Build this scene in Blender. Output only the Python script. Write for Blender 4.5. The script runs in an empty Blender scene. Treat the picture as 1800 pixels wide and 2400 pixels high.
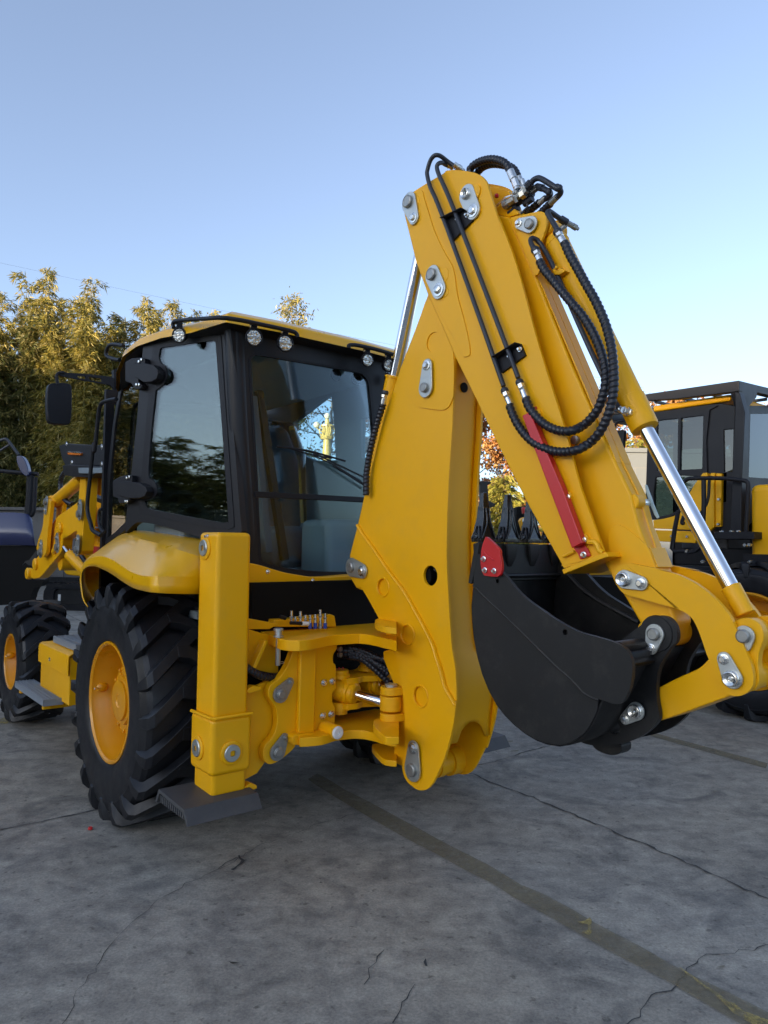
import bpy, bmesh, math, random
import numpy as np
from mathutils import Vector, Matrix
from mathutils.geometry import tessellate_polygon
random.seed(7); np.random.seed(7)
R_ = math.radians

# ------------------------------------------------------------------ camera, sky, sun, exposure
FPX, CX, CY, HC = 1700.0, 900.0, 1200.0, 1.51
PITCH, ROLL, YAW = math.atan(75/1700.0), 0.013, R_(39)
_fw = Vector((0, math.cos(PITCH), math.sin(PITCH))); _up = Vector((0, -math.sin(PITCH), math.cos(PITCH))); _rt = Vector((1, 0, 0))
_ex = _rt*math.cos(ROLL)+_up*math.sin(ROLL); _ey = _up*math.cos(ROLL)-_rt*math.sin(ROLL)
sc = bpy.context.scene
cam_d = bpy.data.cameras.new("camera"); cam = bpy.data.objects.new("camera", cam_d)
sc.collection.objects.link(cam); sc.camera = cam
cam_d.sensor_fit = 'VERTICAL'; cam_d.sensor_height = 36; cam_d.sensor_width = 27; cam_d.lens = 36*FPX/2400
cam_d.clip_start = 0.05; cam_d.clip_end = 2000
cam.matrix_world = Matrix(((_ex.x, _ey.x, -_fw.x, 0), (_ex.y, _ey.y, -_fw.y, 0), (_ex.z, _ey.z, -_fw.z, HC), (0, 0, 0, 1)))
SUN_EL, SUN_AZ = R_(8), R_(-45)     # sun stands behind the camera, low; behind and to the left
wd = bpy.data.worlds.new("World"); sc.world = wd; wd.use_nodes = True
nt = wd.node_tree; bgn = nt.nodes["Background"]
sky = nt.nodes.new("ShaderNodeTexSky"); sky.sky_type = 'NISHITA'; sky.sun_disc = False
sky.sun_elevation = SUN_EL; sky.altitude = 0; sky.air_density = 0.75; sky.dust_density = 1.5; sky.ozone_density = 3.0
sdir = Vector((math.sin(SUN_AZ)*math.cos(SUN_EL), -math.cos(SUN_AZ)*math.cos(SUN_EL), math.sin(SUN_EL)))
sky.sun_rotation = math.atan2(sdir.x, sdir.y)
hs = nt.nodes.new("ShaderNodeHueSaturation"); hs.inputs["Saturation"].default_value = 0.73
nt.links.new(sky.outputs[0], hs.inputs["Color"]); gm = nt.nodes.new("ShaderNodeGamma"); gm.inputs[1].default_value = 0.95; nt.links.new(hs.outputs[0], gm.inputs[0]); nt.links.new(gm.outputs[0], bgn.inputs[0]); bgn.inputs[1].default_value = 0.15
sl = bpy.data.lights.new("sun", 'SUN'); sl.energy = 4.2; sl.angle = R_(0.5); sl.color = (1.0, 0.78, 0.52)
so = bpy.data.objects.new("sun", sl); sc.collection.objects.link(so)
so.rotation_euler = sdir.to_track_quat('Z', 'Y').to_euler()
sc.view_settings.view_transform = 'Standard'; sc.view_settings.look = 'None'; sc.view_settings.gamma = 1
sc.view_settings.exposure = 1.72
sc.cycles.max_bounces = 8; sc.cycles.transparent_max_bounces = 16
sc.cycles.caustics_reflective = False; sc.cycles.caustics_refractive = False

# ------------------------------------------------------------------ frames: (r, f, z) = across, along, up of the parked machines
ca, sa = math.cos(YAW), math.sin(YAW)
def W(p): return Vector((p[0]*ca-p[1]*sa, p[0]*sa+p[1]*ca, p[2]))
def ray(x, y):
    d = _fw+_ex*((x-CX)/FPX)-_ey*((y-CY)/FPX)
    return Vector((d.x*ca+d.y*sa, -d.x*sa+d.y*ca, d.z))
EYE = Vector((0, 0, HC))
class Pl:                                    # a plane of the machine; hit() finds where a sight line meets it
    def __init__(s, o, u, v):
        s.o = Vector(o); s.u = Vector(u).normalized(); s.v = Vector(v).normalized(); s.n = s.u.cross(s.v)
    def hit(s, p):
        d = ray(*p); t = (s.o-EYE).dot(s.n)/d.dot(s.n); return EYE+d*t
    def uv(s, p): q = s.hit(p)-s.o; return (q.dot(s.u), q.dot(s.v))
    def pt(s, a, b, d=0): return s.o+s.u*a+s.v*b+s.n*d
    def mpp(s, p): return (s.hit(p)-EYE).dot(Vector((sa, ca, 0)))/FPX
def PR(r): return Pl((r, 0, 0), (0, 1, 0), (0, 0, 1))
def PF(f): return Pl((0, f, 0), (-1, 0, 0), (0, 0, 1))
def PZ(z): return Pl((0, 0, z), (0, 1, 0), (1, 0, 0))
def PV(a, b):
    u = Vector((b[0]-a[0], b[1]-a[1], 0)); return Pl((a[0], a[1], 0), u, (0, 0, 1))
def crop(x0, y0, s):
    def f(*a):
        a = a[0] if len(a) == 1 else [a]
        r = [(x0+x/s, y0+y/s) for x, y in a]
        return r
    return f
c1 = crop(0, 500, 3.318); c2 = crop(200, 700, 2.183); c3 = crop(900, 330, 2.765); c4 = crop(800, 700, 2.765)
c5 = crop(0, 1000, 3.16); c6 = crop(400, 1350, 2.765); c7 = crop(1000, 1150, 2.0737); c8 = crop(1400, 850, 3.6875)
c9 = crop(100, 1350, 3.0164); c10 = crop(550, 1350, 3.6867); c11 = crop(1090, 1100, 5.352); c12 = crop(0, 1380, 6.381)
c13 = crop(0, 950, 4.515); c14 = crop(1500, 880, 3.687); c16 = crop(1120, 350, 5.925); c17 = crop(1120, 450, 5.53)
c18 = crop(1200, 800, 5.184); c19 = crop(1280, 1150, 5.184); c20 = crop(930, 380, 5.528); c21 = crop(1500, 1300, 5.53)
c22 = crop(880, 1500, 4.879); c23 = crop(580, 760, 4.366); c24 = crop(1090, 900, 5.265)

# ------------------------------------------------------------------ materials
def mat(name, col, rough=0.5, metal=0.0, spec=0.5, coat=0.0, bump=0.0, bscale=200, var=0.0, vscale=6, rvar=0.0, dirt=None, dscale=4, damt=0.0):
    m = bpy.data.materials.new(name); m.use_nodes = True; n = m.node_tree.nodes; l = m.node_tree.links
    b = n["Principled BSDF"]; b.inputs["Base Color"].default_value = (*col, 1); b.inputs["Roughness"].default_value = rough
    b.inputs["Metallic"].default_value = metal; b.inputs["Specular IOR Level"].default_value = spec
    b.inputs["Coat Weight"].default_value = coat; b.inputs["Coat Roughness"].default_value = 0.24
    tc = n.new("ShaderNodeTexCoord")
    if var or rvar or damt:
        nz = n.new("ShaderNodeTexNoise"); nz.inputs["Scale"].default_value = vscale; nz.inputs["Detail"].default_value = 6
        nz.inputs["Roughness"].default_value = 0.62
        l.new(tc.outputs["Object"], nz.inputs["Vector"])
    if var:
        mx = n.new("ShaderNodeMix"); mx.data_type = 'RGBA'
        mx.inputs[6].default_value = (*[c*(1-var) for c in col], 1); mx.inputs[7].default_value = (*[min(1, c*(1+var)) for c in col], 1)
        l.new(nz.outputs["Fac"], mx.inputs[0]); l.new(mx.outputs[2], b.inputs["Base Color"])
        last = mx.outputs[2]
    if rvar:
        mr = n.new("ShaderNodeMapRange"); mr.inputs[1].default_value = 0.3; mr.inputs[2].default_value = 0.7
        mr.inputs[3].default_value = max(0.02, rough-rvar); mr.inputs[4].default_value = rough+rvar
        l.new(nz.outputs["Fac"], mr.inputs[0]); l.new(mr.outputs[0], b.inputs["Roughness"])
    if damt:
        n2 = n.new("ShaderNodeTexNoise"); n2.inputs["Scale"].default_value = dscale; n2.inputs["Detail"].default_value = 10; n2.inputs["Roughness"].default_value = 0.75
        l.new(tc.outputs["Object"], n2.inputs["Vector"])
        mp = n.new("ShaderNodeMapRange"); mp.inputs[1].default_value = 0.5; mp.inputs[2].default_value = 0.75; mp.inputs[3].default_value = 0; mp.inputs[4].default_value = damt
        l.new(n2.outputs["Fac"], mp.inputs[0])
        m2 = n.new("ShaderNodeMix"); m2.data_type = 'RGBA'; m2.inputs[7].default_value = (*dirt, 1)
        if var: l.new(last, m2.inputs[6])
        else: m2.inputs[6].default_value = (*col, 1)
        l.new(mp.outputs[0], m2.inputs[0]); l.new(m2.outputs[2], b.inputs["Base Color"])
    if bump:
        n3 = n.new("ShaderNodeTexNoise"); n3.inputs["Scale"].default_value = bscale; n3.inputs["Detail"].default_value = 3
        l.new(tc.outputs["Object"], n3.inputs["Vector"])
        bp = n.new("ShaderNodeBump"); bp.inputs["Strength"].default_value = bump; bp.inputs["Distance"].default_value = 0.002
        l.new(n3.outputs["Fac"], bp.inputs["Height"]); l.new(bp.outputs[0], b.inputs["Normal"])
    return m
def glass(name, tint, refl=1.0, rough=0.0):
    m = bpy.data.materials.new(name); m.use_nodes = True; n = m.node_tree.nodes; l = m.node_tree.links
    n.clear(); out = n.new("ShaderNodeOutputMaterial"); tr = n.new("ShaderNodeBsdfTransparent"); tr.inputs[0].default_value = (*tint, 1)
    gl = n.new("ShaderNodeBsdfGlossy"); gl.inputs["Roughness"].default_value = rough; gl.inputs[0].default_value = (1, 1, 1, 1)
    fr = n.new("ShaderNodeFresnel"); fr.inputs[0].default_value = 1.6
    mm = n.new("ShaderNodeMath"); mm.operation = 'MULTIPLY'; mm.inputs[1].default_value = refl; mm.use_clamp = True
    mx = n.new("ShaderNodeMixShader"); l.new(fr.outputs[0], mm.inputs[0]); l.new(mm.outputs[0], mx.inputs[0])
    l.new(tr.outputs[0], mx.inputs[1]); l.new(gl.outputs[0], mx.inputs[2]); l.new(mx.outputs[0], out.inputs[0])
    return m
M = dict(
 yellow=mat("yellow_paint", (0.88, 0.428, 0.0012), 0.42, spec=0.32, coat=0.06, bump=0.12, bscale=420, var=0.05, vscale=2.5, rvar=0.10, dirt=(.52, .33, .07), damt=.18, dscale=5),
 gloss_y=mat("glossy_yellow_panel", (0.84, 0.43, 0.0015), 0.30, spec=0.45, coat=0.32, bump=0.03, bscale=300, var=0.04, vscale=2.5, rvar=0.05),
 rimy=mat("rim_paint", (0.70, 0.29, 0.0015), 0.32, spec=0.5, coat=0.25, bump=0.08, bscale=300, var=0.05, rvar=0.08),
 cabblk=mat("cab_grey_paint", (0.014, 0.014, 0.017), 0.42, spec=0.28, bump=0.1, bscale=500, rvar=0.05),
 plastic=mat("black_plastic", (0.008, 0.008, 0.011), 0.5, spec=0.3, bump=0.25, bscale=900, var=0.1),
 black=mat("bucket_black_paint", (0.010, 0.010, 0.0105), 0.45, spec=0.4, bump=0.2, bscale=700, rvar=0.08, dirt=(0.05, 0.045, 0.04), damt=0.5, dscale=9),
 gloss=mat("gloss_black_casting", (0.010, 0.010, 0.011), 0.2, spec=0.6, bump=0.5, bscale=60),
 rubber=mat("tyre_rubber", (0.009, 0.0095, 0.012), 0.45, spec=0.38, bump=0.25, bscale=160, var=0.2, rvar=0.14, vscale=9, dirt=(0.035, 0.034, 0.034), damt=0.45, dscale=7),
 hose=mat("hose_rubber", (0.010, 0.011, 0.017), 0.36, spec=0.5, bump=0.15, bscale=400),
 pipe=mat("pipe_dark_blue_steel", (0.020, 0.023, 0.032), 0.42, spec=0.5, bump=0.2, bscale=500, var=0.15),
 zinc=mat("zinc_plate", (0.52, 0.54, 0.52), 0.42, metal=0.85, bump=0.15, bscale=150, var=0.15, vscale=30, rvar=0.12),
 bright=mat("bright_zinc_fitting", (0.75, 0.75, 0.72), 0.25, metal=0.95, var=0.1, vscale=40, rvar=0.08),
 chrome=mat("chrome_rod", (0.80, 0.80, 0.82), 0.10, metal=1.0, rvar=0.03, vscale=20),
 steel=mat("dark_pin_steel", (0.36, 0.36, 0.34), 0.45, metal=0.85, bump=0.5, bscale=90, var=0.3, vscale=60),
 galv=mat("galvanised_step", (0.33, 0.37, 0.42), 0.48, metal=0.5, bump=0.3, bscale=200, var=0.15, vscale=20),
 red=mat("red_paint", (0.55, 0.012, 0.014), 0.35, coat=0.2, bump=0.1, bscale=300, rvar=0.08),
 white=mat("white_plastic", (0.78, 0.78, 0.76), 0.4),
 padm=mat("pad_grey_paint", (0.055, 0.055, 0.058), 0.55, bump=0.3, bscale=300, var=0.2, dirt=(0.1, 0.095, 0.085), damt=0.6),
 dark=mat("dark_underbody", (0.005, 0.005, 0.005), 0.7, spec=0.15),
 seat=mat("seat_fabric", (0.09, 0.10, 0.12), 0.7, bump=0.4, bscale=300),
 trim=mat("interior_trim_grey", (0.17, 0.21, 0.235), 0.6, bump=0.15),
 liner=mat("roof_lining", (0.30, 0.37, 0.42), 0.8),
 film=glass("plastic_wrap", (0.85, 0.88, 0.9), 1.6, 0.12),
 blue=mat("blue_cap_plastic", (0.02, 0.06, 0.35), 0.4),
 lbl=mat("sticker", (0.7, 0.7, 0.68), 0.5),
 glass=glass("tinted_glass", (0.84, 0.93, 0.90), 0.95),
 glassr=glass("rear_tinted_glass", (0.84, 0.93, 0.97), 0.26),
 glassc=glass("clear_glass", (0.88, 0.95, 0.95), 0.3),
 glassd=glass("dark_glass", (0.22, 0.30, 0.31), 1.2),
 orange=mat("orange_lens", (0.75, 0.2, 0.03), 0.2, coat=0.5),
 handle=mat("blue_white_handle", (0.45, 0.62, 0.72), 0.4, coat=0.2),
)
def lens_mat():
    m = mat("lamp_lens", (0.62, 0.62, 0.58), 0.15, metal=0.6); n = m.node_tree.nodes; l = m.node_tree.links; b = n["Principled BSDF"]
    tc = n.new("ShaderNodeTexCoord"); v = n.new("ShaderNodeTexVoronoi"); v.inputs["Scale"].default_value = 60
    l.new(tc.outputs["Object"], v.inputs["Vector"]); bp = n.new("ShaderNodeBump"); bp.inputs["Strength"].default_value = 0.9; bp.inputs["Distance"].default_value = 0.01
    l.new(v.outputs["Distance"], bp.inputs["Height"]); l.new(bp.outputs[0], b.inputs["Normal"]); return m
M['lens'] = lens_mat()

# ------------------------------------------------------------------ object helpers
COL = sc.collection
def tag(o, label=None, cat=None, group=None, kind=None):
    if label: o["label"] = label
    if cat: o["category"] = cat
    if group: o["group"] = group
    if kind: o["kind"] = kind
    return o
def empty(name, loc=(0, 0, 0), rz=0.0):
    o = bpy.data.objects.new(name, None); COL.objects.link(o); o.location = loc; o.rotation_euler = (0, 0, rz); o.empty_display_size = 0.3
    return o
ORG = Vector((0, 0, 0))                      # origin, in (r,f,z), of the machine being built
class MB:                                    # collects shapes given in (r,f,z) and links them as one mesh
    def __init__(s): s.v = []; s.f = []; s.mi = []; s.mats = []; s.sm = []; s.marks = []
    def nxt(s):                                           # what follows becomes an object of its own
        if s.f: s.marks.append((len(s.v), len(s.f)))
        return s
    def _m(s, m):
        if m not in s.mats: s.mats.append(m)
        return s.mats.index(m)
    def add(s, vs, fs, m, smooth=True):
        b = len(s.v); s.v += [tuple(v) for v in vs]; k = s._m(m)
        for f in fs: s.f.append(tuple(b+i for i in f)); s.mi.append(k); s.sm.append(smooth)
        return s
    def plate(s, pl, pts, t, m, holes=(), off=0.0):
        loops = [list(pts)]+[list(h) for h in holes]
        def area(l): return sum(l[i][0]*l[(i+1) % len(l)][1]-l[(i+1) % len(l)][0]*l[i][1] for i in range(len(l)))
        if area(loops[0]) < 0: loops[0].reverse()
        for h in loops[1:]:
            if area(h) > 0: h.reverse()
        flat = [p for l in loops for p in l]; n = len(flat)
        tri = tessellate_polygon([[Vector((a, b, 0)) for a, b in l] for l in loops]) if holes else None
        vs = [pl.pt(a, b, off) for a, b in flat]+[pl.pt(a, b, off+t) for a, b in flat]
        fs = []
        if tri is None:
            fs.append(tuple(range(n-1, -1, -1))); fs.append(tuple(range(n, 2*n)))
        else:
            for t3 in tri:
                a, b, c = t3
                A = (flat[b][0]-flat[a][0])*(flat[c][1]-flat[a][1])-(flat[c][0]-flat[a][0])*(flat[b][1]-flat[a][1])
                if abs(A) < 1e-12: continue
                if A < 0: a, b, c = c, b, a
                fs.append((c, b, a)); fs.append((a+n, b+n, c+n))
        k = 0
        for l in loops:
            L = len(l)
            for i in range(L):
                j = (i+1) % L; fs.append((k+i, k+j, k+j+n, k+i+n))
            k += L
        return s.add(vs, fs, m)
    def box(s, r0, r1, f0, f1, z0, z1, m):
        vs = [(r, f, z) for z in (z0, z1) for r, f in ((r0, f0), (r1, f0), (r1, f1), (r0, f1))]
        return s.add(vs, [(3, 2, 1, 0), (4, 5, 6, 7), (0, 1, 5, 4), (1, 2, 6, 5), (2, 3, 7, 6), (3, 0, 4, 7)], m)
    def obox(s, a, b, w, h, m, up=(0, 0, 1)):            # a bar from a to b, w wide, h high
        a = Vector(a); b = Vector(b); d = (b-a).normalized(); x = d.cross(Vector(up)).normalized()*w/2; y = x.cross(d).normalized()*h/2
        vs = [a-x-y, a+x-y, a+x+y, a-x+y, b-x-y, b+x-y, b+x+y, b-x+y]
        return s.add(vs, [(0, 1, 2, 3), (7, 6, 5, 4), (0, 4, 5, 1), (1, 5, 6, 2), (2, 6, 7, 3), (3, 7, 4, 0)], m)
    def lathe(s, o, ax, prof, m, n=32, caps=True):       # prof = [(distance along axis, radius)]
        o = Vector(o); ax = Vector(ax).normalized(); x = ax.orthogonal().normalized(); y = ax.cross(x)
        vs = []; fs = []
        for d, r in prof:
            for k in range(n):
                t = 2*math.pi*k/n; vs.append(o+ax*d+(x*math.cos(t)+y*math.sin(t))*max(r, 1e-5))
        for i in range(len(prof)-1):
            for k in range(n):
                j = (k+1) % n; fs.append((i*n+k, i*n+j, (i+1)*n+j, (i+1)*n+k))
        if caps: fs.append(tuple(range(n-1, -1, -1))); fs.append(tuple((len(prof)-1)*n+k for k in range(n)))
        return s.add(vs, fs, m)
    def cyl(s, a, b, r, m, n=24, r2=None):
        a = Vector(a); b = Vector(b); L = (b-a).length; return s.lathe(a, b-a, [(0, r), (L, r if r2 is None else r2)], m, n)
    def tube(s, pts, r, m, n=12, seg=6, ribs=0.0, pitch=0.02, spline=True, caps=True):
        P = [Vector(p) for p in pts]
        if spline:
            Q = []; E = [P[0]*2-P[1]]+P+[P[-1]*2-P[-2]]
            for i in range(1, len(E)-2):
                a, b, c, d = E[i-1:i+3]
                for k in range(seg):
                    t = k/seg; Q.append(0.5*((2*b)+(c-a)*t+(2*a-5*b+4*c-d)*t*t+(3*b-a-3*c+d)*t**3))
            Q.append(P[-1]); P = Q
        if ribs:
            L = [0]
            for i in range(1, len(P)): L.append(L[-1]+(P[i]-P[i-1]).length)
            N = max(2, int(L[-1]/pitch*6)); Q = []; j = 0
            for k in range(N+1):
                d = L[-1]*k/N
                while j < len(P)-2 and L[j+1] < d: j += 1
                t = (d-L[j])/max(1e-9, L[j+1]-L[j]); Q.append(P[j].lerp(P[j+1], t))
            P = Q
        vs = []; fs = []; prev = None
        for i, p in enumerate(P):
            d = (P[min(i+1, len(P)-1)]-P[max(i-1, 0)]).normalized()
            x = d.orthogonal().normalized() if prev is None else (prev-d*prev.dot(d)).normalized()
            prev = x; y = d.cross(x)
            for k in range(n):
                t = 2*math.pi*k/n
                rr = r if not callable(r) else r(i/(len(P)-1))
                if ribs: rr = rr*(1+ribs*math.sin(2*math.pi*(i/6.0)-t))
                vs.append(p+(x*math.cos(t)+y*math.sin(t))*rr)
        for i in range(len(P)-1):
            for k in range(n):
                j = (k+1) % n; fs.append((i*n+k, i*n+j, (i+1)*n+j, (i+1)*n+k))
        if caps: fs.append(tuple(range(n-1, -1, -1))); fs.append(tuple((len(P)-1)*n+k for k in range(n)))
        return s.add(vs, fs, m)
    def grid(s, rows, m, t=0.0):                          # rows of points -> a skin
        n = len(rows[0]); vs = [p for r in rows for p in r]; fs = []
        for i in range(len(rows)-1):
            for k in range(n-1): fs.append((i*n+k, i*n+k+1, (i+1)*n+k+1, (i+1)*n+k))
        return s.add(vs, fs, m)
    def ball(s, o, rad, m, sc3=(1, 1, 1), n=16):
        o = Vector(o); vs = []; fs = []; h = n//2
        for i in range(h+1):
            ph = math.pi*i/h
            for k in range(n):
                t = 2*math.pi*k/n; vs.append(o+Vector((math.sin(ph)*math.cos(t)*sc3[0], math.sin(ph)*math.sin(t)*sc3[1], math.cos(ph)*sc3[2]))*rad)
        for i in range(h):
            for k in range(n): fs.append((i*n+k, (i+1)*n+k, (i+1)*n+(k+1) % n, i*n+(k+1) % n))
        return s.add(vs, fs, m)
    def build(s, name, parent=None, bev=0.0, seg=2, thick=0.0, sub=0, label=None, world=False, ang=35, origin=None):
        if s.marks:
            ob = None; cuts = [(0, 0)]+s.marks+[(len(s.v), len(s.f))]
            for (v0, f0), (v1, f1) in zip(cuts, cuts[1:]):
                if f1 == f0: continue
                q = MB(); q.v = s.v[v0:v1]; q.f = [tuple(i-v0 for i in f) for f in s.f[f0:f1]]; q.sm = s.sm[f0:f1]
                for k in s.mi[f0:f1]: q.mi.append(q._m(s.mats[k]))
                o1 = q.build(name, parent, bev, seg, thick, sub, label, world, ang, origin); ob = ob or o1
            return ob
        o0 = ORG if origin is None else Vector(origin)
        me = bpy.data.meshes.new(name)
        vs = [(v[0]-o0[0], v[1]-o0[1], v[2]-o0[2]) for v in s.v]
        me.from_pydata(vs, [], s.f)
        for m in s.mats: me.materials.append(m)
        me.polygons.foreach_set("material_index", s.mi); me.polygons.foreach_set("use_smooth", s.sm)
        bm = bmesh.new(); bm.from_mesh(me); bmesh.ops.remove_doubles(bm, verts=bm.verts, dist=1e-5)
        bmesh.ops.recalc_face_normals(bm, faces=bm.faces); bm.to_mesh(me); bm.free()
        me.set_sharp_from_angle(angle=R_(ang)); me.update()
        ob = bpy.data.objects.new(name, me); COL.objects.link(ob)
        if parent is not None: ob.parent = parent
        if thick:
            q = ob.modifiers.new("t", 'SOLIDIFY'); q.thickness = thick; q.offset = 0
        if bev:
            q = ob.modifiers.new("b", 'BEVEL'); q.width = bev; q.segments = seg; q.limit_method = 'ANGLE'; q.angle_limit = R_(38); q.harden_normals = True
            q.use_clamp_overlap = True
        if sub:
            q = ob.modifiers.new("s", 'SUBSURF'); q.levels = sub; q.render_levels = sub
        if label: ob["label"] = label
        return ob
def cr(pts, lim=40, seg=4, closed=True):               # spline through the gentle corners, keep the sharp ones
    n = len(pts); out = []
    def turn(i):
        a = pts[(i-1) % n]; b = pts[i]; c = pts[(i+1) % n]
        x = math.atan2(b[1]-a[1], b[0]-a[0]); y = math.atan2(c[1]-b[1], c[0]-b[0])
        return abs((y-x+math.pi) % (2*math.pi)-math.pi)
    sharp = [turn(i) > R_(lim) or (not closed and i in (0, n-1)) for i in range(n)]
    for i in range(n if closed else n-1):
        p0, p1, p2, p3 = [Vector(pts[j % n]) for j in (i-1, i, i+1, i+2)]
        out.append(tuple(p1))
        if sharp[i] and sharp[(i+1) % n]: continue
        if sharp[i]: p0 = p1*2-p2
        if sharp[(i+1) % n]: p3 = p2*2-p1
        if abs((p2-p1).length) > 6*min((p1-p0).length+1e-9, (p3-p2).length+1e-9): continue
        for k in range(1, seg):
            t = k/seg
            q = 0.5*((2*p1)+(p2-p0)*t+(2*p0-5*p1+4*p2-p3)*t*t+(3*p1-p0-3*p2+p3)*t**3); out.append(tuple(q))
    if not closed: out.append(tuple(pts[-1]))
    return out
def circ(c, r, n=28, k=1.0): return [(c[0]+r*k*math.cos(2*math.pi*i/n), c[1]+r*math.sin(2*math.pi*i/n)) for i in range(n)]
def px(pl, pts, smooth=True, lim=40): 
    q = [pl.uv(p) for p in pts]
    return cr(q, lim) if smooth else q
def tear(a, b, ra, rb, n=14):                          # outline of a keeper plate: big end a, small end b
    a = Vector(a); b = Vector(b); d = b-a; L = d.length; th = math.atan2(d.y, d.x); al = math.acos(max(-1, min(1, (ra-rb)/L)))
    out = []
    for k in range(n+1):
        t = th+al+(2*math.pi-2*al)*k/n; out.append((a.x+ra*math.cos(t), a.y+ra*math.sin(t)))
    for k in range(n+1):
        t = th-al+2*al*k/n; out.append((b.x+rb*math.cos(t), b.y+rb*math.sin(t)))
    return out
def hexbolt(mb, o, n_, r, m, h=0.012, washer=True, solo=True):
    if solo: mb.nxt()
    n_ = Vector(n_).normalized()
    if washer: mb.lathe(o, n_, [(0, r*1.55), (0.004, r*1.55), (0.0045, r*1.45)], m, 24)
    mb.lathe(Vector(o)+n_*0.004, n_, [(0, r), (h*0.8, r), (h, r*0.8)], m, 6)
    mb.lathe(Vector(o)+n_*(h+0.002), n_, [(0, r*0.55), (0.0015, r*0.5)], m, 12)
def keeper(pl, big, small, R1, R2, parent, pinr=0.6, style=0, bolt=True, proud=0.016):
    k = pl.mpp(big); a = pl.uv(big); b = pl.uv(small); R1 *= k; R2 *= k
    t = 0.009
    mb = MB().plate(pl, tear(a, b, R1, R2), t, M['zinc'], off=-t-0.004); mb.build('keeper_plate', parent, bev=0.002)
    mb = MB(); mb.plate(pl, tear(a, b, R1*1.12, R2*1.25), 0.004, M['yellow'], off=-0.0041)
    c = pl.pt(a[0], a[1], -t-0.004); r = R1*pinr
    mb = MB()
    if style == 0:
        mb.lathe(c, -pl.n, [(-0.01, r), (proud-0.003, r), (proud, r*0.9), (proud+0.001, r*0.82), (proud-0.001, r*0.8), (proud-0.001, 0)], M['steel'], 32)
    elif style == 1:
        mb.lathe(c, -pl.n, [(-0.01, r*1.1), (0.006, r*1.1), (0.008, r), (proud, r), (proud+0.001, r*0.9), (proud-0.004, r*0.5), (proud-0.012, r*0.45), (proud-0.012, 0.001)], M['bright'], 32)
        mb.lathe(c, -pl.n, [(0, r*0.25), (proud-0.003, r*0.22), (proud, r*0.1)], M['bright'], 12)
    mb.build('pin', parent)
    if bolt:
        mb = MB(); hexbolt(mb, pl.pt(b[0], b[1], -t-0.004), -pl.n, R2*0.48, M['bright']); mb.build('bolt', parent)

def g(c, x, y): return c(x, y)[0]
# ================================================================== THE BACKHOE LOADER
ORG = Vector((2.5, 4.07, 0))
BH = empty("backhoe_loader", W(ORG), YAW)
tag(BH, "large yellow backhoe loader in the foreground with its arm and black bucket folded up", "backhoe loader")
Y_ = M['yellow']

# ---------------- boom
rB0, rB1 = 2.396, 2.590
P = PR(rB0)
left = c3([(430, 870), (290, 1000), (210, 1220), (110, 1478)])+c4([(380, 480), (290, 740), (230, 980), (160, 1250), (110, 1470), (60, 1660)])+c4([(52, 1790), (100, 1868)])+c6([(1240, 85), (1330, 240), (1400, 380), (1450, 490)])
low = c22([(250, 250), (290, 450), (320, 700), (335, 1000), (325, 1480), (350, 1560), (385, 1625), (430, 1680), (475, 1710), (520, 1720), (560, 1716), (600, 1698), (640, 1655), (670, 1610), (770, 1400), (820, 1250), (860, 1100), (890, 960), (905, 850), (925, 700), (925, 550), (915, 350), (885, 150), (865, 0)])
right = c4([(684, 1750), (683, 1560), (690, 1300), (700, 1100), (710, 950), (718, 830), (722, 700), (735, 450), (738, 340)])+[(1066, 700)]
hole = circ(P.uv(g(c4, 577, 1795)), 66/2.765*P.mpp(g(c4, 577, 1795)))
boom_out = px(P, left+low+right)
mb = MB().plate(P, boom_out, 0.014, Y_, holes=[hole])
BM = mb.build('boom', BH, bev=0.003)
# doubler plate of the lower boom with its round recesses, and the weld bead along it
bead = c4([(110, 1466), (128, 1500), (150, 1535), (200, 1600), (260, 1690), (330, 1790), (400, 1880)])+c4([(460, 1980)])+c22([(640, 0), (700, 180), (760, 360), (800, 520), (850, 620), (900, 700), (921, 742)])
PD = PR(2.384)
rec = [(c4, 270, 1870, 64), (c6, 1375, 65, 66), (c6, 1535, 380, 70), (c6, 1620, 780, 74), (c22, 520, 640, 128)]
cs = [(g(c, x, y), ry) for c, x, y, ry in rec]
holes = []
for (q, ry), (c, _, _, _) in zip(cs, rec):
    s = 4.879 if c is c22 else 2.765
    holes.append(circ(PD.uv(q), ry/s*PD.mpp(q)*0.93))
holes = [holes[0], holes[2], holes[3]]
dbl = c4([(112, 1470), (60, 1660), (52, 1790), (100, 1868)])+c6([(1240, 85), (1330, 240), (1400, 380), (1450, 490)])+low[:-4]+list(reversed(bead))[0:-1]
mb = MB().plate(PD, px(PD, dbl), 0.0118, Y_, holes=holes)
mb.build('reinforcing_plate', BM, bev=0.0012)
mb = MB().tube([P.pt(*P.uv(q), -0.010) for q in bead], 0.0075, Y_, n=8)
for h_ in holes:                                       # soft rims of the pressed recesses
    c_ = (sum(a for a, b in h_)/len(h_), sum(b for a, b in h_)/len(h_)); rr = h_[0][0]-c_[0]
    mb.tube([PD.pt(c_[0]+rr*math.cos(t*2*math.pi/32), c_[1]+rr*math.sin(t*2*math.pi/32), -0.0005) for t in range(33)], 0.0050, Y_, n=6, spline=False)
mb.build('weld_bead', BM)
PT = PR(2.390)
top_patch = c4([(590, -60), (640, 90), (722, 330), (726, 600), (718, 650), (700, 690), (680, 712), (655, 722), (600, 718), (510, 703), (478, 685), (458, 655), (443, 620), (436, 580), (440, 500), (455, 420), (500, 250), (560, 60)])
hc = PT.uv(g(c4, 595, 280))
mb = MB().plate(PT, px(PT, top_patch), 0.006, Y_, holes=[circ(hc, 0.048)])
mb.build('reinforcing_plate', BM, bev=0.0015)
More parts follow.
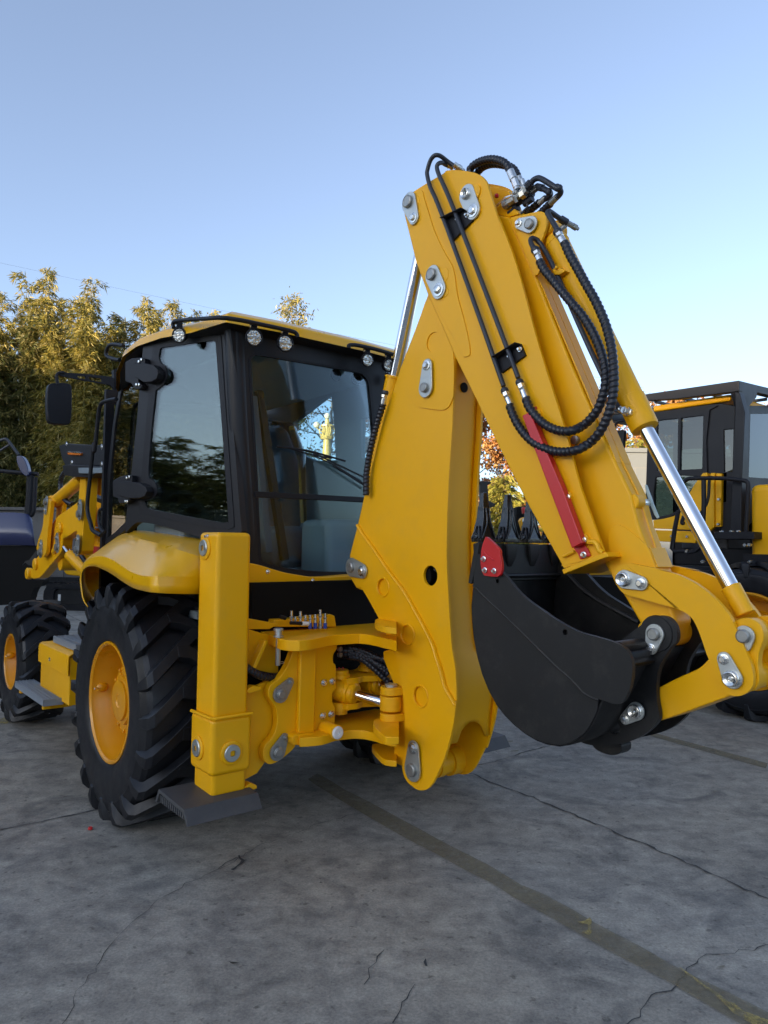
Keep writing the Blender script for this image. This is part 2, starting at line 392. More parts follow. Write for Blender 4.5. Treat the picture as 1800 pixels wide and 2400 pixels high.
# flanges and far plate
edge = [PR(rB0+0.01).hit(q) for q in list(reversed(low[11:]))[0:0]+list(reversed(right))[0:]+[]]
edge = [PR(rB0+0.012).hit(q) for q in reversed(right)]+[] if False else [PR(rB0+0.012).hit(q) for q in right[::-1]]
down = [PR(rB0+0.012).hit(q) for q in low[::-1][:13]]
edge = edge+down
def farr(z): return 2.585 if z > 1.25 else (2.585+(1.25-z)*0.25 if z > 0.85 else 2.685)
near = [Vector((p.x, p.y+0.022, p.z)) for p in edge if p.z > .66]
farp = [Vector((farr(p.z), p.y, p.z)) for p in near]
arch = [[n.lerp(q, k/10) for k in range(11)] for n, q in zip(near, farp)]
lz = arch[-1]; arch.append([Vector((p.x, p.y+.012, p.z-.10+.085*math.sin(math.pi*min(1, max(0, (k-2)/7)))**.6)) for k, p in enumerate(lz)])
MB().grid(arch, Y_).build('rear_flange', BM, thick=0.012, ang=50)
nl = [PR(rB0+0.012).hit(q) for q in left[:-3]]
MB().grid([nl, [Vector((2.585, p.y, p.z)) for p in nl]], Y_).build('front_flange', BM, thick=0.01)
fo = [(a, b) for a, b in boom_out if b > 1.0]
MB().plate(PR(2.59), [(a, b) for a, b in fo], 0.014, Y_).build('far_plate', BM, bev=0.003)
fo = [(a+0.004, b+(0.02 if b < .5 else 0)) for a, b in boom_out if b < 1.35]
MB().plate(PR(2.685), fo, 0.014, Y_).build('far_plate', BM, bev=0.003)
mb = MB()
for (c, x, y), R1, a, b in [((c22, 440, 1480), .060, 2.41, 2.68), ((c22, 440, 1480), .072, 2.62, 2.69), ((c22, 440, 1480), .066, 2.53, 2.57), ((c22, 440, 1480), .078, 2.44, 2.46)]:
    q = P.hit(g(c, x, y)); mb.cyl((a, q.y, q.z), (b, q.y, q.z), R1, Y_, 32)
mb.build('pivot_tube', BM)
mb = MB()
q = P.hit(g(c22, 440, 1480)); mb.lathe((rB0-.001, q.y, q.z), (-1, 0, 0), [(-0.01, .078), (.009, .078), (.012, .074), (.012, .066), (.016, .064), (.016, 0)], Y_, 40)
mb.build('pivot_boss', BM, bev=.001)
q = PR(2.41).hit(g(c4, 797, 575))
keeper(PR(2.387), g(c4, 555, 580), g(c4, 565, 435), 23, 16, BM, pinr=.5)
keeper(PR(2.383), g(c4, 75, 1740), g(c4, 145, 1765), 22, 17, BM, pinr=.55)
keeper(PR(2.378), g(c22, 440, 1480), g(c22, 450, 1235), 27, 18, BM, pinr=.55)
# dark grommet hole in the flange
e0 = Vector((2.47, near[2].y-.002, PF(near[2].y).hit(g(c4, 797, 575)).z)); pp = PF(near[2].y-.006).hit(g(c4, 797, 575))
MB().lathe(pp, (0, 1, 0), [(-.001, .024), (.004, .024)], M['dark'], 24).build('cable_hole', BM)
# hoses seen in the round hole
mb = MB()
for dz in (-.02, .02):
    q = PR(2.46).hit(g(c4, 577, 1795)); mb.nxt().tube([q+Vector((0, -.10, .14+dz)), q+Vector((0, 0, dz)), q+Vector((.01, .10, -.13+dz))], .02, M['hose'], ribs=.1, pitch=.02)
mb.build('hose', BM)
mb = MB().cyl((2.415, q.y+.0, q.z), (2.56, q.y, q.z), 0.055, M['dark']); mb.build('grommet', BM)

# ---------------- swing casting between boom and frame
rS = 2.418
P = PR(rS)
mb = MB()
cast = c22([(190, 100), (85, 130), (88, 215), (150, 370), (225, 550), (228, 640), (255, 680), (245, 900), (220, 1000), (205, 1400), (330, 1460), (420, 1300), (420, 700), (330, 300)])
mb.plate(P, px(P, cast, False), 0.26, Y_)
SC = mb.build('swing_casting', BH, bev=0.006)
for k, (dy, R1) in enumerate([(0, .05)]): pass
mb = MB()
q = PF(2.86).hit(g(c10, 1350, 1100)); 
for z0, z1 in ((.045, .085), (-.035, .04), (-.085, -.045)):
    mb.lathe(Vector((q.x, q.y, q.z+z0)), (0, 0, 1), [(0, .052), (.003, .056), (z1-z0-.003, .056), (z1-z0, .052)], Y_, 32)
mb.obox(Vector((q.x, q.y-.0, q.z+.065)), Vector((q.x+.2, q.y-.05, q.z+.065)), .11, .036, Y_)
mb.obox(Vector((q.x, q.y-.0, q.z-.065)), Vector((q.x+.2, q.y-.05, q.z-.065)), .11, .036, Y_)
mb.build('swing_lug', SC, bev=.003)
mb = MB().lathe(Vector((q.x, q.y, q.z+.085)), (0, 0, 1), [(0, .032), (.012, .032), (.014, .026), (.014, 0)], M['zinc'], 24)
mb.box(q.x-.035, q.x-.03, q.y-.03, q.y+.03, q.z-.17, q.z-.09, M['zinc'])
mb.build('pin', SC)

# ---------------- dipper (outer arm)
rD = 2.372
P = PR(rD)
dl = c20([(640, 110), (600, 150), (480, 220), (330, 310), (215, 385), (150, 440), (105, 500), (90, 560), (110, 680), (190, 1000), (260, 1290), (410, 1700)])+c3([(440, 1330), (460, 1385)])+c4([(900, 700)])+c24([(180, 270), (560, 1030), (800, 1500), (1211, 2240)])+c19([(190, 905), (220, 940)])
dr = c19([(735, 775), (700, 740), (430, 0)])+c18([(640, 1060), (325, 60)])+c17([(500, 950), (250, 290)])+c20([(1382, 960), (1220, 440), (1180, 310), (1150, 240), (1100, 185), (1030, 145), (900, 115), (750, 100)])
dip_out = px(P, dl+dr, lim=30)
mb = MB().plate(P, dip_out, 0.012, Y_)
DP = mb.build('dipper', BH, bev=0.003)
patch = c20([(230, 370), (300, 360), (335, 385), (350, 460), (410, 650), (470, 850), (520, 970), (570, 1080), (640, 1210), (715, 1340), (750, 1480)])+c3([(475, 1000), (515, 1150), (545, 1280), (557, 1372), (550, 1392), (528, 1400), (505, 1385), (440, 1260), (300, 1000), (262, 900), (215, 740), (165, 580)])
MB().plate(PR(rD-.005), px(PR(rD-.005), patch), 0.005, Y_).build('reinforcing_plate', DP, bev=0.0018)
far = [(a, b) for a, b in dip_out]
MB().plate(PR(2.570), far, 0.012, Y_).build('far_plate', DP, bev=0.003)
# closed faces of the arm
nl = [PR(rD+.012).hit(q) for q in dl[7:-1]]
MB().grid([nl, [Vector((2.570, p.y, p.z)) for p in nl]], Y_).build('front_flange', DP, thick=.008)
# end collar
mb = MB()
Pc = PR(rD-.022)
colr = c19([(190, 960), (210, 1015), (660, 833), (757, 803), (742, 772), (715, 742)])
mb.plate(Pc, px(Pc, colr, False), 0.255, Y_)
mb.build('end_collar', DP, bev=.003)
Pc = PR(rD-.012)
mb = MB().tube([Pc.hit(q) for q in c19([(210, 800), (340, 735)])], .006, Y_, n=8, spline=False)
mb.nxt().tube([Pc.hit(q) for q in c19([(510, 625), (580, 625), (620, 665), (640, 720), (690, 760)])], .011, Y_, n=8)
mb.build('weld_bead', DP)
keeper(PR(rD-.004), g(c20, 175, 525), g(c20, 240, 730), 24, 16, DP, pinr=.62)
keeper(PR(rD), g(c20, 925, 425), g(c20, 1010, 640), 24, 21, DP, pinr=.5, style=1)
keeper(PR(rD-.004), g(c20, 480, 1465), g(c20, 565, 1660), 23, 22, DP, pinr=.62)
mb = MB()
for c, x, y, r in [(c20, 1050, 400, .03), (c20, 1085, 630, .018), (c20, 650, 1470, .03), (c20, 675, 1690, .018), (c20, 300, 510, .02), (c20, 320, 690, .015)]:
    mb.nxt().lathe(P.hit(g(c, x-38, y)), (-1, 0, 0), [(-.005, r*1.3), (.007, r*1.25), (.008, r*1.1)], Y_, 24)
mb.build('pin_boss', DP, bev=.001)
# pipe clamps (black angle brackets)
for pts, fold in [(c3([(395, 512), (530, 448), (572, 515), (445, 645), (420, 570)]), None), (c3([(730, 1410), (882, 1316), (912, 1390), (762, 1502), (745, 1470)]), None)]:
    Pb = PR(rD-.012); mb = MB().plate(Pb, px(Pb, pts, False), .012, M['plastic'])
    a, b = Pb.hit(pts[0]), Pb.hit(pts[1]); 
    mb.add([a, b, b+Vector((-.035, 0, 0)), a+Vector((-.035, 0, 0))], [(0, 1, 2, 3)], M['plastic'])
    bk = mb.build('pipe_bracket', DP, thick=.003)
    mb = MB(); n_ = len(pts)
    c_ = Pb.hit(pts[2]).lerp(Pb.hit(pts[1]), .45); 
    hexbolt(mb, c_+Vector((-.002, .012, .005)), (-1, 0, 0), .007, M['bright']); hexbolt(mb, Pb.hit(pts[2]).lerp(Pb.hit(pts[0]), .5)+Vector((-.002, 0, 0)), (-1, 0, 0), .006, M['bright'])
    mb.build('bolt', DP)
# red locking strut
Pb = PR(rD-.045)
bar = c18([(120, 903), (190, 868), (236, 905)])+c19([(205, 0), (440, 635), (310, 700), (45, 0)])
MBr = MB().plate(Pb, px(Pb, bar, False), .034, M['red'])
LB = MBr.build('locking_strut', DP, bev=.004, label='red locking strut bolted along the dipper')
Pb = PR(rD-.010); mb = MB().plate(Pb, px(Pb, c19([(330, 700), (385, 770), (412, 835), (535, 790), (500, 700), (440, 640)]), False), .008, M['red'])
mb.plate(Pb, px(Pb, c18([(262, 795), (285, 788), (298, 845), (262, 850)]), False), .01, M['red'])
mb.build('strut_foot', DP, bev=.002)
mb = MB(); hexbolt(mb, Pb.hit(g(c19, 460, 778)), (-1, 0, 0), .008, M['bright'])
for x, y in ((262, 80), (460, 600)): hexbolt(mb, PR(rD-.02).hit(g(c19, x, y)), (-1, 0, 0), .008, M['bright'])
mb.build('bolt', DP)
mb = MB()
for c, x, y in ((c19, 275, 70), (c19, 478, 588), (c18, 320, 890), (c18, 495, 1400)):
    o = P.hit(g(c, x, y)); mb.nxt().lathe(o, (-1, 0, 0), [(-.002, .02), (.012, .02), (.014, .017), (.014, .012), (.004, .011), (.004, 0)], Y_, 20)
mb.build('lug', DP)

# ---------------- extension (inner arm)
rX0, rX1 = 2.445, 2.560
P = PR(rX0)
xl = c17([(250, 290), (410, 322)])+[(1235, 600), (1257, 649)]+c17([(1200, 2212)])+c18([(1100, 1150)])+[(1478, 1157)]+c19([(1120, 420), (1320, 940)])+c21([(400, 680), (470, 880)])+[(1570, 1500), (1520, 1500)]+c19([(1130, 1600), (950, 1290), (820, 1090), (700, 880)])+[(1375, 1240), (1310, 1060), (1230, 850), (1170, 640)]
XT = MB().plate(P, px(P, xl, False), rX1-rX0, Y_).build('extension_arm', BH, bev=.012, seg=3)
# raised strip along the upper face
tl = [Vector((rX0+.05, p.y-.001, p.z)) for p in [P.hit(q) for q in [(1262, 660), (1337, 850), (1411, 1020), (1478, 1157), (1530, 1320)]]]
MB().tube([p+Vector((0, -.001, .001)) for p in tl], .004, Y_, n=6, spline=False).build('weld_bead', XT)
# flat wear cover on the upper face
s0, s1 = P.hit((1262, 662)), P.hit((1440, 1085)); d_ = (s1-s0).normalized(); nn = Vector((0, -d_.z, d_.y)); nn = nn if nn.z > 0 else -nn
e = [(s0.x+.006, 0), (rX1-.006, 0)]
mb = MB()
def slab(a, b, x0, x1, h0, h1, m, mb):
    vs = [];
    for h in (h0, h1):
        for p in (a, b):
            for x in (x0, x1): q_ = p+nn*h; vs.append((x, q_.y, q_.z))
    mb.add(vs, [(0, 1, 3, 2), (4, 6, 7, 5), (0, 4, 5, 1), (2, 3, 7, 6), (0, 2, 6, 4), (1, 5, 7, 3)], m)
slab(s0, s1, rX0+.008, rX0+.052, .0, .006, Y_, mb); slab(s0, s1, rX0+.055, rX1-.006, .0, .006, Y_, mb)
mb.build('wear_strip', XT, bev=.0015)
a1, b1 = P.hit(g(c19, 1225, 700)), P.hit(g(c19, 1325, 945))
mb = MB(); slab(a1, b1, rX0+.004, rX1-.004, 0, .010, Y_, mb); mb.build('cover_plate', XT, bev=.003)
# reinforcement on its side
Pq = PR(rX0-.007)
MB().plate(Pq, px(Pq, c19([(750, 790), (752, 600), (765, 490), (800, 440), (860, 415), (920, 430), (1000, 480), (1215, 665), (1300, 850), (1335, 950), (1350, 1000), (1250, 1100), (850, 1150), (790, 1000)])), .007, Y_).build('reinforcing_plate', XT, bev=.003)
Pq = PR(rX0-.014)
ear = c17([(415, 326), (600, 288), (720, 262), (795, 250), (840, 258), (870, 285), (888, 335), (895, 400), (880, 470), (850, 560), (815, 650), (790, 740), (782, 830), (795, 920), (800, 1000), (785, 1050), (755, 1078), (725, 1088), (690, 1000), (540, 650), (430, 400)])
MB().plate(Pq, px(Pq, ear, lim=60), .014, Y_).build('cylinder_ear', XT, bev=.003)
MB().plate(PR(rX1), px(Pq, ear, lim=60), .014, Y_).build('cylinder_ear', XT, bev=.003)
keeper(PR(rX0-.016), g(c17, 700, 430), g(c17, 555, 415), 20, 13, XT, pinr=.6)
mb = MB(); o = PR(rX0-.01).hit(g(c18, 762, 1200)); mb.lathe(o, (-1, 0, 0), [(-.02, .018), (.004, .018), (.006, .015), (.006, 0)], M['steel'], 24); mb.build('pin', XT)
o = PR(2.47).hit(g(c19, 1060, 140))
mb = MB().lathe(o+Vector((-.015, 0, 0)), (1, 0, 0), [(0, .028), (.004, .031), (.05, .031), (.056, .026)], Y_, 28); mb.build('pin_boss', XT, bev=.001)
mb = MB().lathe(o+Vector((.03, 0, 0)), (1, 0, 0), [(0, .0175), (.065, .0175), (.072, .015), (.072, 0)], M['bright'], 24); mb.build('locking_pin', XT)
hp = Pl((2.565, 0, 0), (0, 1, 0), (0, 0, 1)); mb = MB().plate(hp, px(hp, c19([(1200, -75), (1225, -65), (1285, 95), (1300, 150), (1372, 325), (1345, 338), (1318, 305), (1260, 160), (1205, -10)]), False), .004, M['handle']); mb.build('pin_handle', XT, bev=.001)
o = P.hit(g(c19, 1345, 1730)); mb = MB().lathe(Vector((rX0-.045, o.y, o.z)), (1, 0, 0), [(0, .050), (.004, .054), (.32, .054), (.325, .05)], Y_, 36); mb.build('pivot_tube', XT)

# ---------------- bucket cylinder
A0 = PR(2.503).hit(g(c17, 950, 500)); A1 = PR(2.503).hit((1512, 1004)); A2 = PR(2.503).hit((1727, 1402))
dA = (A1-A0).normalized()
mb = MB().lathe(A0+dA*.05, dA, [(-.02, .03), (0, .048), (.03, .052), (.033, .050), ((A1-A0).length-.19, .050), ((A1-A0).length-.188, .0535), ((A1-A0).length-.06, .0535), ((A1-A0).length-.05, .051), ((A1-A0).length-.045, .036)], Y_, 48)
BC = mb.build('bucket_cylinder', BH, ang=25)
mb = MB().cyl((2.455, A0.y, A0.z), (2.55, A0.y, A0.z), .04, Y_, 32); mb.build('cylinder_eye', BC, bev=.003)
mb = MB().cyl(A1-dA*.01, A2-(A2-A1).normalized()*.02, .0275, M['chrome'], 48); mb.build('cylinder_rod', BC)
dR = (A2-A1).normalized(); E3 = PR(2.5).hit(g(c21, 1410, 1050))
mb = MB().cyl(A2-dR*.045, A2+dR*.06, .033, Y_, 32); mb.cyl((2.455, E3.y, E3.z), (2.55, E3.y, E3.z), .058, Y_, 36); mb.build('rod_end', BC, bev=.004)
# port bosses and pipe on the cylinder
pb = PR(2.455).hit(g(c8, 285, 430))
mb = MB().lathe(pb+Vector((.03, 0, 0)), (-1, 0, 0), [(0, .030), (.022, .030), (.024, .026), (.034, .026), (.036, .022)], Y_, 28); mb.build('port_boss', BC)
mb = MB().lathe(pb+Vector((-.004, 0, 0)), (-1, .15, .15), [(0, .018), (.012, .018), (.013, .015), (.035, .015), (.038, .012)], M['bright'], 6)
mb.cyl(PR(2.43).hit(g(c8, 250, 430)), PR(2.43).hit(g(c8, 195, 400)), .013, M['bright'], 12); mb.build('elbow_fitting', BC)

# ---------------- bucket link and tipping link
rL = 2.400
P = PR(rL)
lk = c19([(832, 1010), (842, 960), (862, 930), (885, 912), (915, 898), (960, 888), (1040, 888), (1160, 912), (1330, 945), (1500, 978)])+c21([(200, 190), (430, 240), (560, 290), (700, 360), (830, 450), (960, 560), (1080, 690), (1170, 810), (1240, 950), (1300, 1080), (1380, 1270), (1440, 1420), (1468, 1560), (1465, 1680), (1420, 1760), (1350, 1810), (1280, 1832), (1180, 1825), (1090, 1770), (1030, 1690), (990, 1600), (930, 1450), (880, 1330), (830, 1190), (760, 990), (690, 850), (600, 760), (500, 710), (390, 670), (200, 610)])+c19([(1659, 1448), (1500, 1410), (1280, 1350), (1100, 1300), (1000, 1272), (935, 1240), (885, 1190), (850, 1120)])
link = px(P, lk)
LK = MB().plate(P, link, .020, Y_).build('bucket_link', BH, bev=.003)
MB().plate(PR(2.600), link, .020, Y_, ).build('far_plate', LK, bev=.003)
keeper(PR(rL), g(c19, 970, 1075), g(c19, 1175, 1125), 22, 16, LK, pinr=.7, style=1, proud=.02)
keeper(PR(rL), g(c21, 1215, 1600), g(c21, 1110, 1350), 24, 17, LK, pinr=.7, style=1, proud=.02)
mb = MB()
for c, x, y, r in ((c19, 970, 1075, .045), (c21, 1215, 1600, .05)):
    o = P.hit(g(c, x, y)); mb.cyl((rL+.02, o.y, o.z), (2.60, o.y, o.z), r, Y_, 32)
mb.build('pivot_tube', LK)
P = PR(2.424)
TL = MB().plate(P, px(P, c21([(212, 1740), (300, 1690), (500, 1590), (640, 1530), (760, 1470), (830, 1410), (890, 1350), (1000, 1400), (1300, 1500), (1400, 1650), (1350, 1760), (1180, 1830), (900, 1930), (600, 2040), (400, 2110), (235, 2160), (190, 2000)])), .15, Y_).build('tipping_link', BH, bev=.006)
cyr = c21([(1235, 860), (1300, 830), (1380, 822), (1460, 840), (1540, 890), (1590, 980), (1600, 1080), (1580, 1160), (1545, 1260), (1530, 1360), (1530, 1450), (1545, 1560), (1530, 1680), (1470, 1760), (1400, 1780), (1330, 1600), (1330, 1200)])
MB().plate(PR(2.424), px(PR(2.424), cyr), .035, Y_).build('tipping_ear', TL, bev=.004)
MB().plate(PR(2.560), px(PR(2.424), cyr), .035, Y_).build('tipping_ear', TL, bev=.004)
keeper(PR(2.422), g(c21, 1370, 1050), g(c21, 1400, 1190), 24, 10, TL, pinr=.65, bolt=False)
o = PR(2.5).hit(g(c21, 1215, 1600)); MB().cyl((2.42, o.y, o.z), (2.80, o.y, o.z), .05, Y_, 36).build('pivot_tube', TL)
o = PR(2.5).hit((1530+30, 1666)); o = PR(2.40).hit(g(c7, 1025, 1070)); MB().cyl((2.40, o.y, o.z), (2.60, o.y, o.z), .045, Y_, 32).build('pivot_tube', TL)

# ---------------- digging bucket
BK_ = M['black']; r0, r1 = 2.22, 2.76
P = PR(r0)
side = c7([(232, 270), (228, 455), (219, 560), (222, 640), (230, 720), (248, 810), (270, 890), (300, 965), (340, 1040), (380, 1090), (425, 1135), (475, 1175), (530, 1208), (580, 1226), (640, 1236), (690, 1228), (735, 1205), (775, 1170), (805, 1120), (828, 1070), (838, 1015), (900, 900), (960, 780), (905, 735), (830, 712), (750, 690), (700, 668), (650, 640), (605, 612), (560, 580), (520, 553), (480, 522), (440, 483), (405, 440), (365, 395)])
BK = MB().plate(P, px(P, side), .012, BK_).build('digging_bucket', BH, bev=.002)
PR_ = PR(r0-.018)
wear = c7([(232, 300), (228, 455), (285, 515), (350, 575), (415, 637), (480, 700), (540, 760), (600, 820), (645, 862), (690, 900), (740, 952), (760, 975), (800, 1000), (870, 1024), (905, 1036), (935, 1036), (962, 1015), (985, 965), (996, 915), (1000, 870), (995, 825), (982, 790), (958, 762), (905, 735), (830, 712), (750, 690), (700, 668), (650, 640), (605, 612), (560, 580), (520, 553), (480, 522), (440, 483), (405, 440), (365, 395), (300, 330)])
MB().tube([PR(r0-.003).hit(q) for q in c7([(228, 458), (285, 518), (350, 578), (415, 640), (480, 703), (540, 763), (600, 823), (645, 865), (690, 903), (740, 955), (760, 978), (800, 1003), (838, 1018)])], .006, M['black'], n=8).build('weld_bead', BK)
hs = [circ(PR_.uv(g(c7, x, y)), r) for x, y, r in ((344, 440, .009), (673, 688, .011))]
MB().plate(PR_, px(PR_, wear), .0175, BK_, holes=hs).build('side_wear_plate', BK, bev=.002)
mb = MB()
for x, y, r in ((344, 440, .009), (673, 688, .011)): mb.lathe(PR_.hit(g(c7, x, y))+Vector((.016, 0, 0)), (-1, 0, 0), [(0, r), (.0005, r)], M['dark'], 20)
mb.build('bolt_hole', BK)
# shell swept across
prof = [P.hit(q) for q in c7([(240, 262), (228, 455), (219, 560), (222, 640), (230, 720), (248, 810), (270, 890), (300, 965), (340, 1040), (380, 1090), (425, 1135), (475, 1175), (530, 1208), (580, 1226), (640, 1236), (690, 1228), (735, 1205), (775, 1170), (805, 1120), (830, 1060), (880, 960), (930, 860), (970, 790)])]
MB().grid([[Vector((r0+.006, p.y, p.z)) for p in prof], [Vector((r1+.006, p.y, p.z)) for p in prof]], BK_).build('bucket_shell', BK, thick=.014)
MB().plate(PR(r1), px(P, side), .012, BK_).build('far_side_plate', BK, bev=.002)
MB().plate(PR(r1+.012), px(P, wear), .010, BK_).build('far_wear_plate', BK, bev=.002)
lip = P.hit(g(c11, 350, 935)); lf = P.hit(g(c7, 238, 262)); zl = lip.z; fl = lf.y
mb = MB(); mb.box(r0+.012, r1, lf.y-.012, lf.y+.012, zl-.16, zl, BK_); LIP = mb.build('cutting_edge', BK, bev=.004)
Pe = PR(r0-.02); MB().plate(Pe, px(Pe, c11([(120, 930), (170, 905), (175, 950), (140, 1200), (78, 1440), (35, 1425)]), False), .035, BK_).build('edge_protector', BK, bev=.004)
mb = MB(); a = PR(r0+.012).hit(g(c7, 395, 425)); mb.tube([(r0+.012, lf.y-.02, a.z), (r1, lf.y-.02, a.z)], .010, BK_, n=8, spline=False)
aa = [PR(r1).hit(q) for q in c19([(250, 990), (420, 1170), (620, 1320), (850, 1450), (1130, 1600)])]
mb.nxt().tube([p+Vector((-.004, 0, 0)) for p in aa], .010, BK_, n=8); mb.build('weld_bead', BK)
cut = c11([(252, 848), (290, 862), (425, 998), (440, 1080), (456, 1160), (460, 1255), (445, 1310), (415, 1342), (380, 1350), (240, 1335), (218, 1300), (205, 1265), (190, 1150), (198, 1050), (212, 960)])
for rr, nm in ((r0-.034, 'side_cutter'), (r1+.022, 'side_cutter')):
    pc = PR(rr); mb = MB().plate(pc, px(PR(r0-.034), cut), .014, M['red'])
    if rr < 2.5: mb.tube([pc.hit(q)+Vector((-.001, 0, 0)) for q in c11([(240, 1035), (290, 1090), (365, 1140)])], .0035, M['red'], n=6)
    mb.build(nm, BK, bev=.002)
mb = MB()
for x, y in ((240, 1125), (255, 1265), (370, 1275)): hexbolt(mb, PR(r0-.035).hit(g(c11, x, y)), (-1, 0, 0), .0075, M['bright'], h=.012)
mb.build('bolt', BK)
tz = zl+.002
ty = lf.y
for i in range(4):
    rc = r0+.048+i*(r1-r0-.085)/3
    mb = MB()
    def fr(z, w, d, fo=0): return [(rc-w/2, ty-d/2+fo, z), (rc+w/2, ty-d/2+fo, z), (rc+w/2, ty+d/2+fo, z), (rc-w/2, ty+d/2+fo, z)]
    levels = [fr(tz+.005, .094, .055), fr(tz+.022, .094, .058), fr(tz+.028, .082, .054), fr(tz+.075, .062, .048), fr(tz+.11, .044, .040), fr(tz+.15, .040, .034), fr(tz+.17, .036, .026), fr(tz+.215, .022, .016)]
    vs = [v for l in levels for v in l]; fs = [(3, 2, 1, 0), tuple(len(vs)-4+k for k in range(4))]
    for j in range(len(levels)-1):
        for k in range(4): fs.append((j*4+k, j*4+(k+1) % 4, j*4+4+(k+1) % 4, j*4+4+k))
    mb.add(vs, fs, M['gloss'])
    for sx in (-1, 1):                                    # ribs up the flanks of the tooth
        mb.tube([(rc+sx*.040, ty-.030, tz+.02), (rc+sx*.012, ty-.030, tz+.085), (rc+sx*.010, ty-.022, tz+.15)], .004, M['gloss'], n=6)
        mb.tube([(rc-.050, ty+sx*.022, tz+.02), (rc-.036, ty+sx*.006, tz+.075)], .004, M['gloss'], n=6, spline=False)
    mb.lathe((rc-.040, ty, tz+.03), (-1, 0, .25), [(0, .013), (.010, .012), (.010, .007), (.006, .006), (.006, 0)], M['gloss'], 16)
    tb = mb.build('tooth', BK, bev=.003)
    mb = MB(); l2 = [fr(tz-.10, .03, .03), fr(tz-.05, .066, .056), fr(tz, .074, .058)]; vs = [v for l in l2 for v in l]; fs = [(3, 2, 1, 0), (8, 9, 10, 11)]
    for j in range(2):
        for k in range(4): fs.append((j*4+k, j*4+(k+1) % 4, j*4+4+(k+1) % 4, j*4+4+k))
    mb.add(vs, fs, BK_).build('tooth_adapter', BK, bev=.006)
# ears and torsion box
P = PR(2.392)
earp = c7([(720, 1206), (790, 1110), (840, 1010), (870, 900), (905, 800), (925, 745), (960, 715), (1040, 655), (1090, 618), (1115, 610), (1140, 608), (1168, 614), (1192, 632), (1210, 660), (1218, 700), (1212, 735), (1185, 765), (1155, 810), (1130, 860), (1118, 920), (1118, 1010), (1128, 1070), (1128, 1110), (1105, 1145), (1050, 1190), (980, 1220), (900, 1238), (830, 1240), (770, 1230)])
hh = [circ(P.uv(g(c7, 908, 1150)), .027)]
EP = MB().plate(P, px(P, earp), .022, BK_, holes=hh).build('bucket_ear', BK, bev=.003)
MB().plate(PR(2.595), px(P, earp), .022, BK_, holes=hh).build('bucket_ear', BK, bev=.003)
mb = MB()
for c, x, y in ((c21, 210, 1025),):
    o = P.hit(g(c, x, y)); mb.lathe((2.387, o.y, o.z), (1, 0, 0), [(0, .062), (.01, .066)], BK_, 36)
mb.build('pin_boss', BK)
keeper(PR(2.390), g(c21, 210, 1025), g(c21, 165, 1210), 23, 15, BK, pinr=.62)
keeper(PR(2.390), g(c7, 1025, 1070), g(c7, 972, 1108), 21, 13, BK, pinr=.72, style=1)
P = PR(r0+.012)
tb = c7([(896, 733), (935, 735), (958, 752), (955, 800), (990, 842), (988, 858), (935, 872), (900, 850)])
MB().plate(P, px(P, tb, False), .17, BK_).build('torsion_box', BK, bev=.008)
MB().plate(PR(2.62), px(P, tb, False), .14, BK_).build('torsion_box', BK, bev=.008)
P = PR(2.47); hk = c7([(800, 1235), (820, 1258), (850, 1275), (890, 1286), (925, 1283), (946, 1268), (948, 1240), (930, 1215), (850, 1200)])
MB().plate(P, px(P, hk), .07, BK_).build('lifting_hook', BK, bev=.006)

# ---------------- boom cylinder
B0 = PR(2.5).hit((985, 600)); B1 = PR(2.5).hit((926, 882)); B2 = PR(2.5).hit((872, 1150)); dB = (B0-B1).normalized()
CYL = MB().lathe(B2, B1-B2, [(0, .05), ((B1-B2).length-.012, .05), ((B1-B2).length-.01, .056), ((B1-B2).length+.0, .056), ((B1-B2).length+.004, .034)], Y_, 40).build('boom_cylinder', BH, ang=25)
MB().cyl(B1, B0, .034, M['chrome'], 40).build('cylinder_rod', CYL)

# ---------------- pipes and hoses on the arm
def path(spec): return [PR(r).hit(g(c, x, y)) for c, x, y, r in spec]
def fitting(a, b, r, name='hose_fitting', parent=None):
    a = Vector(a); b = Vector(b); d = (b-a).normalized(); L = (b-a).length
    mb = MB().lathe(a, d, [(0, r*1.25), (L*.28, r*1.25)], M['bright'], 6); mb.lathe(a, d, [(L*.28, r*.95), (L*.36, r*1.15), (L*.44, r*.9), (L*.46, r*1.08), (L, r*1.08)], M['bright'], 20)
    mb.lathe(a, -d, [(0, r*1.25), (.006, r*1.4), (.014, r*1.4), (.022, r*1.05)], M['pipe'], 16)
    return mb.build(name, parent, ang=30)
S3 = lambda pts, r: [(c3, x, y, r) for x, y in pts]
A = path([(c3, 485, 185, 2.44), (c3, 420, 140, 2.41), (c3, 372, 103, 2.37), (c3, 345, 93, 2.352), (c3, 322, 100, 2.345), (c3, 300, 130, 2.343), (c3, 283, 185, 2.343), (c3, 280, 220, 2.343), (c3, 300, 300, 2.343), (c3, 345, 400, 2.343), (c3, 440, 650, 2.343), (c3, 610, 1120, 2.343), (c3, 775, 1590, 2.343)])
PA = MB().tube(A, .0105, M['pipe'], n=14).build('steel_pipe', BH)
B = path([(c3, 430, 165, 2.44), (c3, 400, 155, 2.41), (c3, 375, 142, 2.37), (c3, 352, 150, 2.347), (c3, 343, 175, 2.343), (c3, 360, 230, 2.343), (c3, 410, 340, 2.343), (c3, 500, 565, 2.343), (c3, 690, 1060, 2.343), (c3, 870, 1535, 2.343)])
PB = MB().tube(B, .0105, M['pipe'], n=14).build('steel_pipe', BH)
fitting(PR(2.343).hit(g(c3, 787, 1632)), PR(2.343).hit(g(c3, 818, 1712)), .0125, parent=PA)
fitting(PR(2.343).hit(g(c3, 884, 1578)), PR(2.343).hit(g(c3, 918, 1668)), .0125, parent=PB)
mb = MB()
